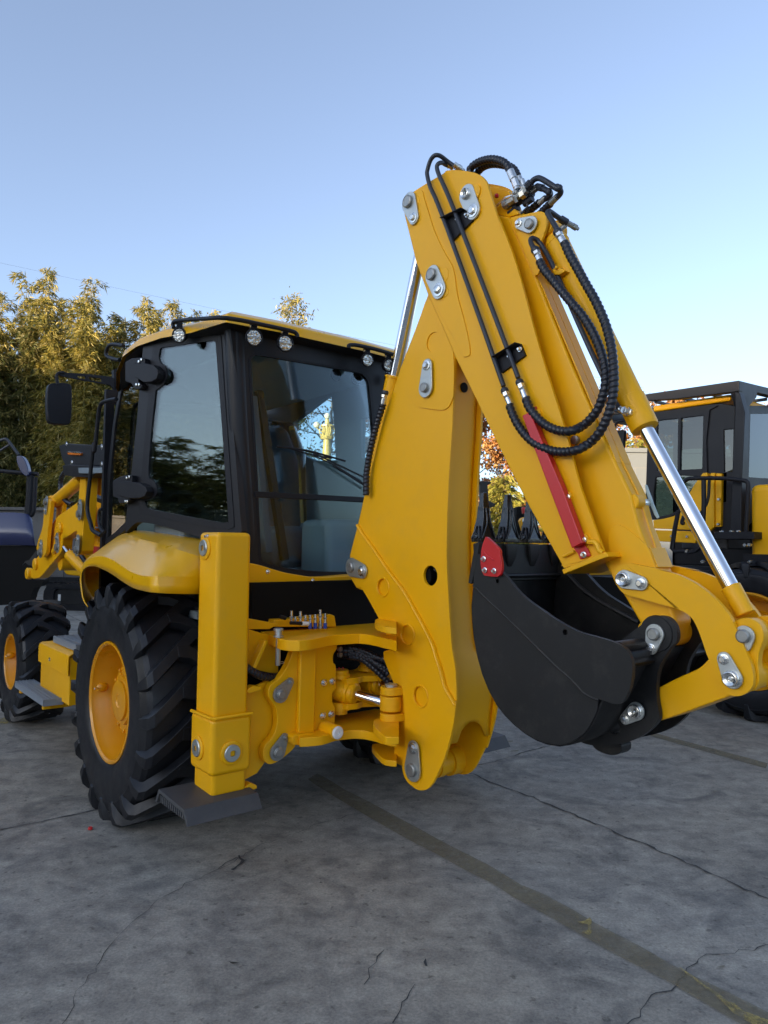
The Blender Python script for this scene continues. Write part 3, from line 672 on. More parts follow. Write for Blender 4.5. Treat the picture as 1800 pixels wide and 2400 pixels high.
for q, s in ((g(c20, 640, 28), 1), (g(c20, 780, 70), 1)):
    o = PR(2.42).hit(q); mb.lathe(o+Vector((-.02, 0, .01)), (1, -.3, -.5), [(0, .013), (.02, .013), (.021, .016), (.04, .016), (.042, .012), (.06, .012)], M['bright'], 12)
mb.build('pipe_fitting', PA)
hA = path(S3([(812, 1712), (835, 1775), (868, 1840), (915, 1905), (970, 1955), (1035, 1990), (1110, 2012), (1190, 2015), (1260, 2000)], 2.338)+S3([(1330, 1960), (1385, 1905), (1430, 1830), (1465, 1740), (1484, 1640), (1490, 1530), (1484, 1420), (1468, 1310), (1440, 1200), (1405, 1110), (1362, 1020), (1310, 930), (1255, 830), (1205, 740), (1170, 660)], 2.372))
HA = MB().tube(hA, .0175, M['hose'], n=16, seg=8, ribs=.09, pitch=.021).build('hydraulic_hose', BH, label='outer of the two long looping hoses beside the dipper')
hB = path(S3([(918, 1668), (940, 1725), (985, 1785), (1035, 1832), (1095, 1865), (1160, 1882), (1225, 1877)], 2.338)+S3([(1290, 1845), (1345, 1795), (1390, 1730), (1422, 1640), (1436, 1560), (1430, 1460), (1400, 1350), (1352, 1240), (1290, 1140), (1215, 1050), (1140, 960), (1075, 880), (1035, 830), (1010, 780)], 2.392))
HB = MB().tube(hB, .0175, M['hose'], n=16, seg=8, ribs=.09, pitch=.021).build('hydraulic_hose', BH, label='inner of the two long looping hoses beside the dipper')
fitting(PR(2.372).hit(g(c17, 1045, 540)), PR(2.372).hit(g(c17, 1115, 660)), .0135, parent=HA)
fitting(PR(2.392).hit(g(c17, 755, 775)), PR(2.392).hit(g(c17, 812, 900)), .0135, parent=HB)
MB().tube(path([(c17, 1035, 500, 2.372), (c17, 960, 370, 2.375), (c17, 905, 280, 2.38), (c17, 912, 255, 2.385), (c17, 940, 258, 2.40), (c17, 1020, 315, 2.44), (c17, 1110, 375, 2.48)]), .011, M['pipe'], n=12).build('steel_pipe', HA)
mb = MB(); a, b = PR(2.47).hit(g(c17, 1075, 350)), PR(2.50).hit(g(c17, 1150, 395)); mb.cyl(a, b, .016, M['pipe'], 12); 
c_, d_ = PR(2.50).hit(g(c17, 1150, 395)), PR(2.55).hit(g(c17, 1275, 465)); mb.cyl(b, d_, .012, M['steel'], 10); mb.lathe(d_, d_-b, [(-.02, .014), (.0, .014), (.002, .008), (.012, .008)], M['steel'], 6)
e_ = b.lerp(d_, .1); mb.cyl(e_, PR(2.49).hit(g(c17, 1080, 480)), .011, M['steel'], 10)
mb.build('tee_fitting', HA)
MB().tube(path([(c17, 725, 735, 2.392), (c17, 690, 660, 2.395), (c17, 685, 615, 2.40), (c17, 715, 600, 2.41), (c17, 780, 635, 2.43), (c17, 850, 730, 2.44), (c17, 960, 930, 2.44), (c17, 1100, 1240, 2.44), (c3, 1250, 1160, 2.44), (c3, 1340, 1360, 2.445), (c3, 1440, 1570, 2.445), (c3, 1490, 1680, 2.44), (c3, 1520, 1730, 2.43)]), .0105, M['pipe'], n=12).build('steel_pipe', HB)
Pk = PR(2.425); mb = MB().plate(Pk, px(Pk, c17([(960, 1005), (1030, 965), (1135, 1020), (1060, 1070), (985, 1070)]), False), .05, Y_)
mb.lathe(Pk.hit(g(c17, 1030, 985)), (-1, 0, .3), [(0, .008), (.01, .008)], Y_, 6); mb.build('pipe_clamp', BC, bev=.002)

# ---------------- valve block at the top of the arm
mb = MB()
Pv = PR(2.455)
mb.plate(Pv, px(Pv, c16([(250, 805), (385, 740), (560, 860), (570, 900), (430, 940), (275, 905)]), False), .06, Y_)
mb.build('valve_bracket', DP, bev=.003)
MB().plate(PR(2.52), px(PR(2.52), c16([(160, 525), (260, 530), (370, 560), (430, 590), (520, 760), (580, 880), (430, 940), (270, 900)])), .03, Y_).build('bracket_plate', DP, bev=.003)
VB = MB()
def seg(a, b, r, m, n=8, rr=2.44, r2=None): VB.cyl(PR(rr).hit(g(c16, *a)), PR(rr if r2 is None else r2).hit(g(c16, *b)), r, m, n)
seg((365, 780), (690, 560), .017, M['steel'], 6); seg((450, 800), (760, 600), .019, M['pipe'], 8, 2.47); seg((440, 900), (560, 800), .018, M['pipe'], 8, 2.47)
seg((365, 780), (420, 745), .021, M['steel'], 8); seg((600, 640), (660, 600), .021, M['bright'], 6)
seg((700, 620), (830, 520), .017, M['steel'], 6, 2.47); seg((820, 520), (905, 540), .016, M['pipe'], 10, 2.47); seg((690, 520), (740, 465), .020, M['pipe'], 8)
seg((640, 760), (760, 680), .016, M['pipe'], 8, 2.47)
seg((550, 560), (510, 470), .0135, M['bright'], 12); seg((640, 510), (610, 430), .0135, M['bright'], 12, 2.47)
seg((600, 600), (650, 520), .014, M['bright'], 6)
VB.lathe(PR(2.42).hit(g(c16, 505, 595)), (-1, 0, 0), [(-.03, .012), (.0, .012), (.002, .008), (.006, .008)], M['steel'], 6)
VB.lathe(PR(2.43).hit(g(c16, 538, 735)), (-.6, 0, .8), [(0, .009), (.03, .009), (.032, .006)], M['bright'], 8)
hv = PR(2.43); VB.plate(hv, px(hv, c16([(255, 800), (250, 775), (370, 655), (470, 625), (475, 640), (385, 675)]), False), .004, M['bright'])
VBO = VB.build('shut_off_valve', DP, bev=.0008)
mb = MB().tube([PR(2.44).hit(g(c16, *q)) for q in ((685, 760), (690, 800), (640, 850), (600, 895))], .005, M['pipe'], n=8, spline=False); mb.build('bleed_pipe', DP)
MB().tube(path([(c16, 735, 470, 2.44), (c16, 775, 425, 2.44), (c16, 830, 400, 2.44), (c16, 880, 410, 2.44), (c16, 960, 455, 2.44), (c16, 1090, 540, 2.45), (c16, 1135, 560, 2.46), (c16, 1150, 600, 2.47), (c16, 1125, 640, 2.48), (c16, 1090, 670, 2.48)]), .0125, M['pipe'], n=12).build('steel_pipe', DP)
MB().tube(path([(c16, 900, 540, 2.47), (c16, 960, 575, 2.47), (c16, 1000, 600, 2.48), (c16, 1000, 640, 2.49), (c16, 950, 680, 2.50), (c16, 930, 690, 2.5)]), .013, M['pipe'], n=12).build('steel_pipe', DP)
mb = MB(); mb.cyl(PR(2.48).hit(g(c16, 1110, 650)), PR(2.49).hit(g(c16, 1010, 750)), .0135, M['steel'], 12); mb.cyl(PR(2.50).hit(g(c16, 945, 670)), PR(2.5).hit(g(c16, 850, 750)), .0135, M['steel'], 12)
for x, y in ((1100, 530), (1130, 540), (985, 590)): mb.ball(PR(2.455).hit(g(c16, x, y)), .016, M['pipe'], n=10)
mb.build('hose_fitting', DP)
MB().tube(path([(c16, 1015, 745, 2.49), (c16, 960, 800, 2.5), (c16, 880, 880, 2.51), (c17, 700, 420, 2.52)]), .0165, M['hose'], n=14, ribs=.08, pitch=.02).build('hydraulic_hose', DP)
MB().tube(path([(c16, 850, 745, 2.5), (c16, 780, 800, 2.51), (c16, 690, 880, 2.52), (c16, 640, 960, 2.53)]), .0165, M['hose'], n=14, ribs=.08, pitch=.02).build('hydraulic_hose', DP)
MB().tube(path([(c20, 960, 160, 2.46), (c3, 560, 180, 2.46), (c3, 610, 140, 2.45), (c3, 680, 120, 2.44), (c3, 740, 125, 2.44), (c3, 790, 150, 2.44), (c3, 820, 200, 2.44)]), .0175, M['hose'], n=14, ribs=.08, pitch=.02).build('hydraulic_hose', DP)
MB().tube(path([(c20, 1020, 190, 2.50), (c3, 610, 200, 2.5), (c3, 650, 165, 2.49), (c3, 710, 150, 2.48), (c3, 790, 160, 2.48), (c3, 840, 185, 2.475), (c3, 868, 235, 2.47)]), .0175, M['hose'], n=14, ribs=.08, pitch=.02).build('hydraulic_hose', DP)
mb = MB(); mb.cyl(PR(2.44).hit(g(c16, 450, 305)), PR(2.44).hit(g(c16, 500, 420)), .0185, M['bright'], 16); mb.cyl(PR(2.44).hit(g(c16, 500, 420)), PR(2.44).hit(g(c16, 540, 530)), .0165, M['bright'], 6)
mb.cyl(PR(2.475).hit(g(c16, 555, 375)), PR(2.475).hit(g(c16, 590, 455)), .0165, M['bright'], 16); mb.cyl(PR(2.475).hit(g(c16, 590, 455)), PR(2.47).hit(g(c16, 640, 540)), .0155, M['bright'], 6)
mb.build('hose_fitting', DP, ang=30)
MB().ball(PR(2.45).hit(g(c16, 262, 645)), .011, M['red'], n=8).build('grease_cap', DP)

# ---------------- stabiliser leg, sleeve and pad
rl, fl_ = 1.52, 3.10
def stab(rl, mirror=False):
    S = 1 if not mirror else -1
    def X(a): return rl+S*a
    def bb(mb, a0, a1, f0, f1, z0, z1, m): mb.box(min(X(a0), X(a1)), max(X(a0), X(a1)), f0, f1, z0, z1, m)
    mb = MB(); bb(mb, 0, .178, 3.10, 3.30, .335, 1.555, Y_)
    L = mb.build('stabiliser_leg', BH, bev=.022, seg=4)
    mb = MB(); bb(mb, -.006, .184, 3.094, 3.306, 1.50, 1.502, Y_)
    mb = MB(); bb(mb, -.016, .194, 3.084, 3.316, .435, .700, Y_); SLV = mb.build('leg_sleeve', L, bev=.026, seg=4)
    mb = MB(); ring = [(X(-.022), 3.078), (X(.2), 3.078)]
    mb.tube([(X(-.018), 3.30, .702), (X(-.014), 3.09, .702), (X(.0), 3.082, .702), (X(.19), 3.082, .702)], .008, Y_, n=8, spline=False); mb.build('weld_bead', L)
    mb = MB()
    for o, n_ in (((X(.085), 3.084, .535), (0, -1, 0)), ((X(-.016), 3.215, .545), (-S, 0, 0)), ((X(0), 3.225, 1.48), (-S, 0, 0))):
        mb.nxt().lathe(o, n_, [(-.01, .056), (.006, .056), (.010, .050), (.010, .042)], Y_, 36)
    mb.build('plug_boss', L)
    mb = MB()
    for o, n_ in (((X(.085), 3.084, .535), (0, -1, 0)), ((X(-.016), 3.215, .545), (-S, 0, 0)), ((X(0), 3.225, 1.48), (-S, 0, 0))):
        mb.nxt().lathe(o, n_, [(0, .040), (.014, .040), (.018, .036), (.018, .015)], M['zinc'], 32, caps=False)
        o = Vector(o); n_ = Vector(n_); x = n_.cross(Vector((0, 0, 1))).normalized(); u = Vector((0, 0, 1))
        q = o+n_*.0178; k = .013
        mb.add([q+x*k+u*k, q-x*k+u*k, q-x*k-u*k, q+x*k-u*k]+[p-n_*.012 for p in (q+x*k+u*k, q-x*k+u*k, q-x*k-u*k, q+x*k-u*k)], [(0, 1, 5, 4), (1, 2, 6, 5), (2, 3, 7, 6), (3, 0, 4, 7), (4, 5, 6, 7)], M['steel'], False)
        ringp = [q+(x*math.cos(t)+u*math.sin(t))*.037 for t in [2*math.pi*i/24 for i in range(24)]]
        sq = []
        for i in range(24):
            t = 2*math.pi*i/24; m_ = max(abs(math.cos(t)), abs(math.sin(t))); sq.append(q+(x*math.cos(t)+u*math.sin(t))*k/m_)
        mb.add(ringp+sq, [(i, (i+1) % 24, 24+(i+1) % 24, 24+i) for i in range(24)], M['zinc'], False)
    mb.build('screw_plug', L)
    mb = MB(); hexbolt(mb, (X(0), 3.205, 1.565-.03), (-S, 0, 0), .007, M['bright']); mb.build('bolt', L)
    # pad: bent plate with toothed edge
    mb = MB(); a0, a1 = -.165, .200
    vs = []
    prof = [(2.985, .285), (3.000, .280), (3.038, .328), (3.30, .342), (3.335, .290), (3.352, .292), (3.312, .358), (3.030, .345)]
    for a in (a0, a1):
        for f, z in prof: vs.append((X(a), f, z))
    n = len(prof); fs = [tuple(range(n)), tuple(range(2*n-1, n-1, -1))]+[(i, (i+1) % n, (i+1) % n+n, i+n) for i in range(n)]
    mb.add(vs, fs, M['padm'], False)
    for i in range(12):
        f = 3.04+i*.022; bb(mb, a0+.002, a0+.012, f, f+.012, .300, .335, M['padm'])
    mb.build('foot_pad', L, bev=.002)
    return L
LEG = stab(rl); stab(3.27, True)
P = PF(3.17)
mb = MB().plate(P, px(P, c6([(485, 735), (545, 715), (600, 690), (680, 655), (700, 900), (660, 1150), (600, 1225), (560, 1280), (475, 1325)]), False), .018, Y_)
mb.plate(P, px(P, c6([(455, 735), (470, 715), (500, 700), (550, 705), (550, 725), (500, 742), (465, 748)]), False), .05, Y_, off=-.06)
mb.plate(P, px(P, c6([(425, 1370), (435, 1352), (480, 1320), (520, 1335), (522, 1355), (470, 1378), (432, 1385)]), False), .05, Y_, off=-.06)
mb.build('leg_carrier_plate', BH, bev=.004)

# ---------------- rear frame
P = PF(3.115)
rf = c6([(812, 440), (785, 510), (755, 585), (720, 640), (690, 675), (655, 700), (636, 735), (634, 775), (650, 810), (675, 845), (688, 895), (690, 950), (680, 1000), (655, 1050), (615, 1095), (600, 1140), (605, 1190), (625, 1215), (655, 1220), (700, 1200), (760, 1155), (800, 1115), (830, 1060), (985, 1060), (1062, 1000), (1066, 860), (1050, 820), (1048, 760), (1072, 730), (1072, 590), (1055, 560), (1056, 510), (1078, 470), (1080, 430)])
RF = MB().plate(P, px(P, rf), .045, Y_).build('rear_frame', BH, bev=.004)
P = PF(3.085)
mb = MB().plate(P, px(P, c6([(845, 440), (950, 440), (932, 1024), (828, 1028)]), False), .03, Y_); mb.build('frame_post', RF, bev=.008)
P = PF(3.05)
MB().plate(P, px(P, c6([(790, 1048), (815, 1030), (870, 1022), (960, 1020), (985, 1030), (982, 1065), (940, 1085), (860, 1100), (800, 1095), (792, 1075)])), .07, Y_).build('post_foot', RF, bev=.008)
mb = MB()
for x, y in ((993, 692), (1047, 682), (985, 907), (1039, 895)): hexbolt(mb, PF(3.112).hit(g(c6, x, y)), (0, -1, 0), .0115, M['bright'], h=.014)
mb.build('bolt', RF, bev=.0008)
for a, b in (((710, 765), (770, 685)), ((690, 1140), (735, 1045))):
    q = PF(3.108); k = q.mpp(g(c6, *a)); A_ = q.uv(g(c6, *a)); B_ = q.uv(g(c6, *b))
    mb = MB().plate(q, tear(A_, B_, 20*k, 10*k), .008, M['steel'], off=-.008); mb.lathe(q.pt(A_[0], A_[1], -.008), -q.n, [(0, .027), (.010, .027), (.012, .024), (.012, .020), (.016, .018), (.016, 0)], M['steel'], 28)
    hexbolt(mb, q.pt(B_[0], B_[1], -.008), -q.n, .008, M['steel'], solo=False); mb.build('keeper_plate', RF, bev=.001)
cp = PF(2.99).hit(g(c6, 1080, 1015)); 
mb = MB().lathe(cp, (0, 1, 0), [(0, .031), (.003, .037), (.12, .037)], Y_, 36); mb.build('stop_tube', RF)
mb = MB().lathe(cp+Vector((0, -.001, 0)), (0, -1, 0), [(0, .032), (.006, .032), (.012, .026), (.012, .010), (.004, .008), (.004, 0)], M['white'], 32); mb.build('white_plug', RF)
# curved top and bottom plates
def shelf(name, front, back, f0, th, parent, fz):
    z0 = fz; P = PZ(z0); pts = [P.uv(q) for q in front]+[P.uv(q) for q in reversed(back)]
    pts = cr(pts, lim=50); return MB().plate(P, pts, th, Y_).build(name, parent, bev=.004)
zt = PF(3.03).hit(g(c10, 600, 545)).z
print('top plate z', zt)
shelf('top_plate', c10([(148, 452), (310, 510), (380, 540), (450, 553), (560, 558), (650, 550), (750, 530), (850, 512), (980, 503), (1080, 498), (1180, 510), (1270, 530), (1400, 560)]), c10([(150, 432), (375, 402), (440, 418), (550, 432), (700, 436), (850, 428), (1000, 412), (1100, 402), (1190, 390), (1400, 400)]), 3.05, .052, RF, 1.045)
zb = PF(3.0).hit(g(c10, 940, 1345)).z
print('bottom plate z', zb)
shelf('bottom_plate', c10([(560, 1400), (750, 1385), (870, 1350), (940, 1340), (1020, 1332), (1110, 1335), (1200, 1352), (1290, 1380), (1400, 1400)]), c10([(560, 1180), (900, 1150), (1150, 1140), (1400, 1180)]), 3.0, .045, RF, zb+.0)
shelf('bottom_plate', c10([(1200, 1290), (1230, 1330), (1290, 1380), (1330, 1390), (1420, 1390)]), c10([(1198, 1250), (1230, 1228), (1300, 1225), (1420, 1235)]), 3.0, .035, RF, zb+.06)
shelf('bottom_plate', c10([(1190, 1480), (1250, 1550), (1300, 1585), (1400, 1600)]), c10([(1190, 1450), (1250, 1445), (1400, 1450)]), 3.0, .03, RF, zb-.12)
shelf('top_plate', c10([(1215, 405), (1250, 425), (1300, 440), (1400, 450)]), c10([(1215, 375), (1250, 365), (1300, 362), (1400, 372)]), 2.95, .03, RF, 1.12)
# kingpost side of the casting, behind the swing cylinders
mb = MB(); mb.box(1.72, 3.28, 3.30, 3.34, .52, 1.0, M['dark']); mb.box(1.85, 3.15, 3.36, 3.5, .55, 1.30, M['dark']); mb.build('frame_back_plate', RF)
mb = MB()
for x, y in ((180, 620),): pass
P = PF(3.24); mb.plate(P, px(P, c6([(505, 345), (690, 400), (700, 640), (560, 610), (500, 580)]), False), .02, Y_)
mb.plate(P, px(P, c6([(480, 270), (700, 310), (640, 345), (500, 345)]), False), .02, Y_)
P = PF(3.14); mb.plate(P, px(P, c6([(612, 418), (632, 420), (555, 600), (530, 595)]), False), .05, Y_)
mb.build('frame_gusset', RF, bev=.003)
mb = MB(); o = PF(3.10).hit(g(c6, 699, 345)); o2 = PF(3.10).hit(g(c6, 693, 575))
mb.lathe((o.x, o.y, 1.047), (0, 0, 1), [(0, .024), (.008, .024), (.009, .018), (.030, .018), (.031, .024), (.042, .024), (.045, .020), (.045, 0)], M['zinc'], 28); mb.lathe((o.x, o.y, 1.04), (0, 0, -1), [(0, .0125), (1.04-o2.z, .0125), (1.044-o2.z, .010)], M['zinc'], 20)
mb.tube([(o.x-.01, o.y, o2.z+.008), (o.x+.03, o.y, o2.z+.004), (o.x+.028, o.y, o2.z+.012), (o.x+.0, o.y, o2.z+.012)], .002, M['zinc'], n=6); mb.build('transport_lock_pin', RF)
# swing cylinders
for k, (xa, ya, fa, xb, yb, fb) in enumerate([(975, 1000, 3.13, 1345, 1110, 2.90), (1200, 925, 3.16, 1420, 985, 2.98)]):
    a = PF(fa).hit(g(c10, xa, ya)); b = PF(fb).hit(g(c10, xb, yb)); d = (b-a).normalized(); L = (b-a).length
    mb = MB().lathe(a, d, [(-.12, .062), (.0, .062), (.004, .066), (.02, .066), (.024, .058), (.045, .058), (.055, .048), (.06, .026)], Y_, 40)
    C_ = mb.build('swing_cylinder', BH, ang=28)
    mb = MB(); t0 = a-d*.045
    for z0, z1, r in ((.062, .085, .052), (.085, .105, .044), (-.105, -.062, .052), (-.125, -.105, .040)):
        if z1 == -.062: mb.nxt()
        mb.lathe(t0+Vector((0, 0, z0)), (0, 0, 1), [(0, r), (.002, r), (z1-z0-.003, r), (z1-z0, r*.94)], Y_, 32)
    mb.build('trunnion', C_)
    mb = MB().cyl(a+d*.05, b-d*.03, .028, M['chrome'], 32); mb.build('cylinder_rod', C_)
    if k == 0:
        mb = MB()
        for dz, sgn in ((.105, 1), (-.125, -1)):
            for i in range(5): mb.obox(t0+Vector((.012*i-.024, 0, dz)), t0+Vector((.012*i-.030+.01*(i % 2), .004, dz+sgn*.012)), .003, .003, M['red'])
        mb.obox(b+Vector((-.055, -.02, -.045)), b+Vector((-.045, -.03, -.065)), .012, .012, M['red']); mb.build('red_tie', C_)
P_ = lambda f, x, y: PF(f).hit(g(c10, x, y))
mb = MB(); mb.plate(PZ(t0.z), [], 0, Y_) if False else None
zc = PF(3.13).hit(g(c10, 975, 1000)).z
for z_, sg in ((zc+.058, 1), (zc-.075, -1)):
    P = PZ(z_+.02); mb2 = MB(); base = [(3.09, 2.27), (3.08, 2.33), (3.10, 2.38), (3.07, 2.46), (3.06, 2.54), (3.08, 2.64), (3.3, 2.72), (3.3, 2.25)]
    mb2.plate(P, cr([(f, r) for f, r in base]), .032, Y_); mb2.build('cylinder_bracket', RF, bev=.004)
# hoses in the frame opening
mb = MB()
for i, (y0, y1, r) in enumerate([(640, 830, .017), (668, 790, .017), (615, 730, .016), (655, 700, .016), (690, 900, .016)]):
    mb.nxt().tube([P_(3.16+.02*i, 900, y0), P_(3.12, 1000, y0+8), P_(3.08, 1100, y0+30), P_(3.02, 1230, (y0+y1)/2+30), P_(2.98, 1330, y1+20)], r, M['hose'], n=12, ribs=.08, pitch=.02)
HZ = mb.build('hydraulic_hose', BH, label='black hose passing through the opening of the rear frame')
mb = MB()
for x, y in ((895, 630), (895, 680), (985, 680), (975, 640)): mb.cyl(P_(3.14, x, y), P_(3.12, x+25, y+3), .013, M['steel'], 8)
mb.build('hose_fitting', HZ)
mb = MB().tube([PF(3.14).hit(g(c6, 470, 580)), PF(3.14).hit(g(c6, 520, 615)), PF(3.15).hit(g(c6, 600, 650)), PF(3.18).hit(g(c6, 700, 655)), PF(3.2).hit(g(c6, 760, 640))], .020, M['hose'], n=14, ribs=.08, pitch=.02); mb.build('hydraulic_hose', BH, label='black hose leading to the stabiliser leg')
# valve bank under the cab
VBK = MB(); P = PF(3.3); VBK.plate(P, px(P, c10([(345, 380), (500, 370), (830, 330), (865, 345), (880, 440), (340, 440)]), False), .12, Y_)
VBK = VBK.build('valve_bank', BH, bev=.004)
mb = MB()
for i, (x, y, col) in enumerate([(490, 300, 'steel'), (525, 350, 'bright'), (568, 305, 'bright'), (612, 335, 'steel'), (652, 335, 'bright'), (697, 330, 'bright'), (740, 290, 'bright'), (782, 322, 'bright')]):
    a = P_(3.20, x, y); b = P_(3.20, x, 405); mb.cyl(a, b, .0075, M['bright'], 10); mb.cyl(a.lerp(b, .45), a.lerp(b, .6), .010, M['steel'], 6)
    if i > 3: mb.cyl(b, b-Vector((0, 0, .03)), .010, M['blue' if i % 3 else 'steel'], 8)
mb.cyl(P_(3.14, 480, 405), P_(3.14, 635, 412), .009, M['plastic'], 10); mb.cyl(P_(3.14, 580, 412), P_(3.14, 637, 412), .011, M['lbl'], 12); mb.cyl(P_(3.16, 390, 350), P_(3.16, 440, 365), .01, M['plastic'], 8)
mb.build('hose_fitting', VBK)
# dark chassis and axle
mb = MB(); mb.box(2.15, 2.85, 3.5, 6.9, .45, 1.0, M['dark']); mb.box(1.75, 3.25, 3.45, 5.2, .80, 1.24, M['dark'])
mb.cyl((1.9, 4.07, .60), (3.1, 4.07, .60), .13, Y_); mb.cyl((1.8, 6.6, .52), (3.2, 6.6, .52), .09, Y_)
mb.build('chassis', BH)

# ---------------- wheels
def wheel(name, rc, f, z, R, w, rim, parent, side=1, nl=20, hubd=.07, lean=.35):
    """outer face at across-position rc; side=1 means the outer face looks to the left (-r)"""
    k = w/.5; q = R/.655
    def T(d, rad, t): return (rc+side*d, f+rad*math.cos(t), z+rad*math.sin(t))
    def lat(mb, prof, m, n=72):
        vs = [T(d, r_, 2*math.pi*i/n) for d, r_ in prof for i in range(n)]; fs = []
        for j in range(len(prof)-1):
            for i in range(n): fs.append((j*n+i, j*n+(i+1) % n, (j+1)*n+(i+1) % n, (j+1)*n+i))
        mb.add(vs, fs, m)
    rm = MB()
    lat(rm, [(.035*k, rim*.97), (.020*k, rim*1.02), (.012*k, rim*1.02), (.010*k, rim*.985), (.020*k, rim*.955), (.065*k, rim*.94), (.085*k, rim*.905), (.16*k, rim*.885), (.185*k, rim*.85), (.24*k, rim*.80), (.235*k, rim*.62), (.19*k, rim*.56), (.19*k, .001)], M['rimy'])
    RO_ = rm.build(name, parent, ang=30)
    ty = MB(); s = .600*q
    half = [(.055*k, rim*.99), (.030*k, rim*1.0), (.016*k, rim*1.03), (.004*k, rim*1.09), (-.004*k, rim*1.2), (-.010*k, rim*1.2+(s-rim*1.2)*.45), (-.004*k, rim*1.2+(s-rim*1.2)*.62), (-.007*k, rim*1.2+(s-rim*1.2)*.64), (-.003*k, rim*1.2+(s-rim*1.2)*.68), (.012*k, s*.955), (.035*k, s*.985), (.07*k, s*.995)]
    prof = half+[(.25*k, s*1.003)]+[(w-d, r_) for d, r_ in reversed(half)]
    lat(ty, prof, M['rubber'], 96)
    st = [(-.014, .505, .520, .062), (-.016, .548, .585, .090), (-.004, .578, .632, .106), (.022, .60, .650, .114), (.11, .612, .652, .115), (.20, .614, .655, .118), (.275, .614, .656, .13), (.335, .614, .656, .10)]
    th = [.008, 0.0, -.006, -.03, -.13*lean/.35, -.235*lean/.35, -.32*lean/.35, -.325*lean/.35]
    for sd in (0, 1):
        for i in range(nl):
            t0 = 2*math.pi*(i+.5*sd)/nl; vs = []; fs = []
            for (wd_, rb, rt, dl_), dt in zip(st, th):
                d = wd_*k if not sd else w-wd_*k
                a = t0+dt*1.15
                for (rr, da, bs) in ((rb*q, -dl_*.62, 1), (rt*q, -dl_*.45, 0), (rt*q, dl_*.45, 0), (rb*q, dl_*.62, 1)): vs.append(T(d+(bs*.020*k*(1 if not sd else -1) if wd_ < .01 else 0), rr, a+da))
            n = len(st)
            for j in range(n-1):
                for e in range(3): fs.append((j*4+e, j*4+e+1, j*4+4+e+1, j*4+4+e))
            fs.append((0, 1, 2, 3)); fs.append(tuple((n-1)*4+e for e in (3, 2, 1, 0)))
            ty.add(vs, fs, M['rubber'])
    ty.build('tyre', RO_, bev=.004, seg=1, ang=28)
    hb = MB(); h0 = hubd*k
    lat(hb, [(.24*k, rim*.58), (h0+.05, rim*.58), (h0+.04, rim*.57), (h0+.04, rim*.50), (h0+.034, rim*.49), (h0+.034, rim*.42), (h0+.015, rim*.40), (h0+.012, rim*.34), (h0, rim*.335), (h0-.002, rim*.32), (h0-.002, rim*.12), (h0+.003, rim*.10), (h0+.003, .001)], M['rimy'], 48)
    for i in range(12):
        t = 2*math.pi*i/12; hb.lathe(T(h0+.042, rim*.535, t), (-side, 0, 0), [(0, .011), (.012, .011), (.014, .009)], M['rimy'], 6)
    for i in range(8):
        t = 2*math.pi*(i+.5)/8; hb.lathe(T(h0+.034, rim*.455, t), (-side, 0, 0), [(0, .007), (.007, .007)], M['rimy'], 6)
    hb.build('hub', RO_, ang=30)
    vr = MB(); t = math.pi*.03
    c = T(.075*k, rim*.90, t); vr.ball(c, .035, M['rimy'], (1, .5, .8), 14); vr.cyl(T(.05*k, rim*.86, t), T(.02*k, rim*.80, t+.02), .005, M['bright'], 8); vr.build('valve', RO_)
    return RO_
wheel('rear_wheel', 1.352, 4.07, .625, .655, .50, .322, BH)
wheel('rear_wheel', 3.648, 4.07, .625, .655, .50, .322, BH, side=-1)
wheel('front_wheel', 1.40, 6.60, .505, .495, .37, .222, BH, nl=17, hubd=.16)
wheel('front_wheel', 3.60, 6.60, .505, .495, .37, .222, BH, side=-1, nl=17, hubd=.16)

# ---------------- fender and rear skirt
def onr(c, pts, r, fm=3.345):
    P = PR(r); out = []
    for q in c(pts):
        h = P.hit(q); out.append(h if h.y > fm else PF(fm).hit(q))
    return out
def resamp(P, n=30):
    L = [0]
    for a, b in zip(P, P[1:]): L.append(L[-1]+(b-a).length)
    out = []; j = 0
    for k in range(n+1):
        d = L[-1]*k/n
        while j < len(P)-2 and L[j+1] < d: j += 1
        out.append(P[j].lerp(P[j+1], (d-L[j])/max(1e-9, L[j+1]-L[j])))
    return out
def spl(P): 
    Q = []; E = [P[0]*2-P[1]]+P+[P[-1]*2-P[-2]]
    for i in range(1, len(E)-2):
        a, b, c, d = E[i-1:i+3]
        for k in range(6):
            t = k/6; Q.append(0.5*((2*b)+(c-a)*t+(2*a-5*b+4*c-d)*t*t+(3*b-a-3*c+d)*t**3))
    return Q+[P[-1]]
C0 = onr(c5, [(652, 1336), (622, 1290), (607, 1210), (600, 1120), (612, 1070), (645, 1040), (700, 1034), (760, 1055), (830, 1092), (900, 1140), (980, 1190), (1060, 1215), (1150, 1230), (1300, 1238), (1510, 1240)], 1.33)
C1 = onr(c5, [(650, 1330), (616, 1280), (600, 1200), (594, 1110), (604, 1052), (635, 1005), (690, 970), (760, 962), (830, 985), (900, 1030), (970, 1075), (1050, 1103), (1150, 1112), (1300, 1112), (1510, 1112)], 1.335, 3.35)
C2 = onr(c5, [(665, 1310), (622, 1250), (606, 1170), (602, 1090), (622, 1030), (665, 975), (730, 925), (790, 885), (850, 850), (910, 830), (990, 825), (1080, 845), (1180, 870), (1320, 915), (1510, 975)], 1.50, 3.40)
C3 = onr(c5, [(700, 1280), (650, 1200), (630, 1120), (640, 1050), (680, 990), (740, 930), (810, 875), (860, 838), (905, 805), (950, 785), (1030, 772), (1110, 778), (1200, 790), (1330, 812), (1510, 850)], 1.74, 3.43)
rows = [resamp(spl(c), 44) for c in (C0, C1, C2, C3)]
h01 = [a.lerp(b, .5) for a, b in zip(rows[0], rows[1])]
r12 = [a.lerp(b, .5)+Vector((0, 0, .012)) for a, b in zip(rows[1], rows[2])]
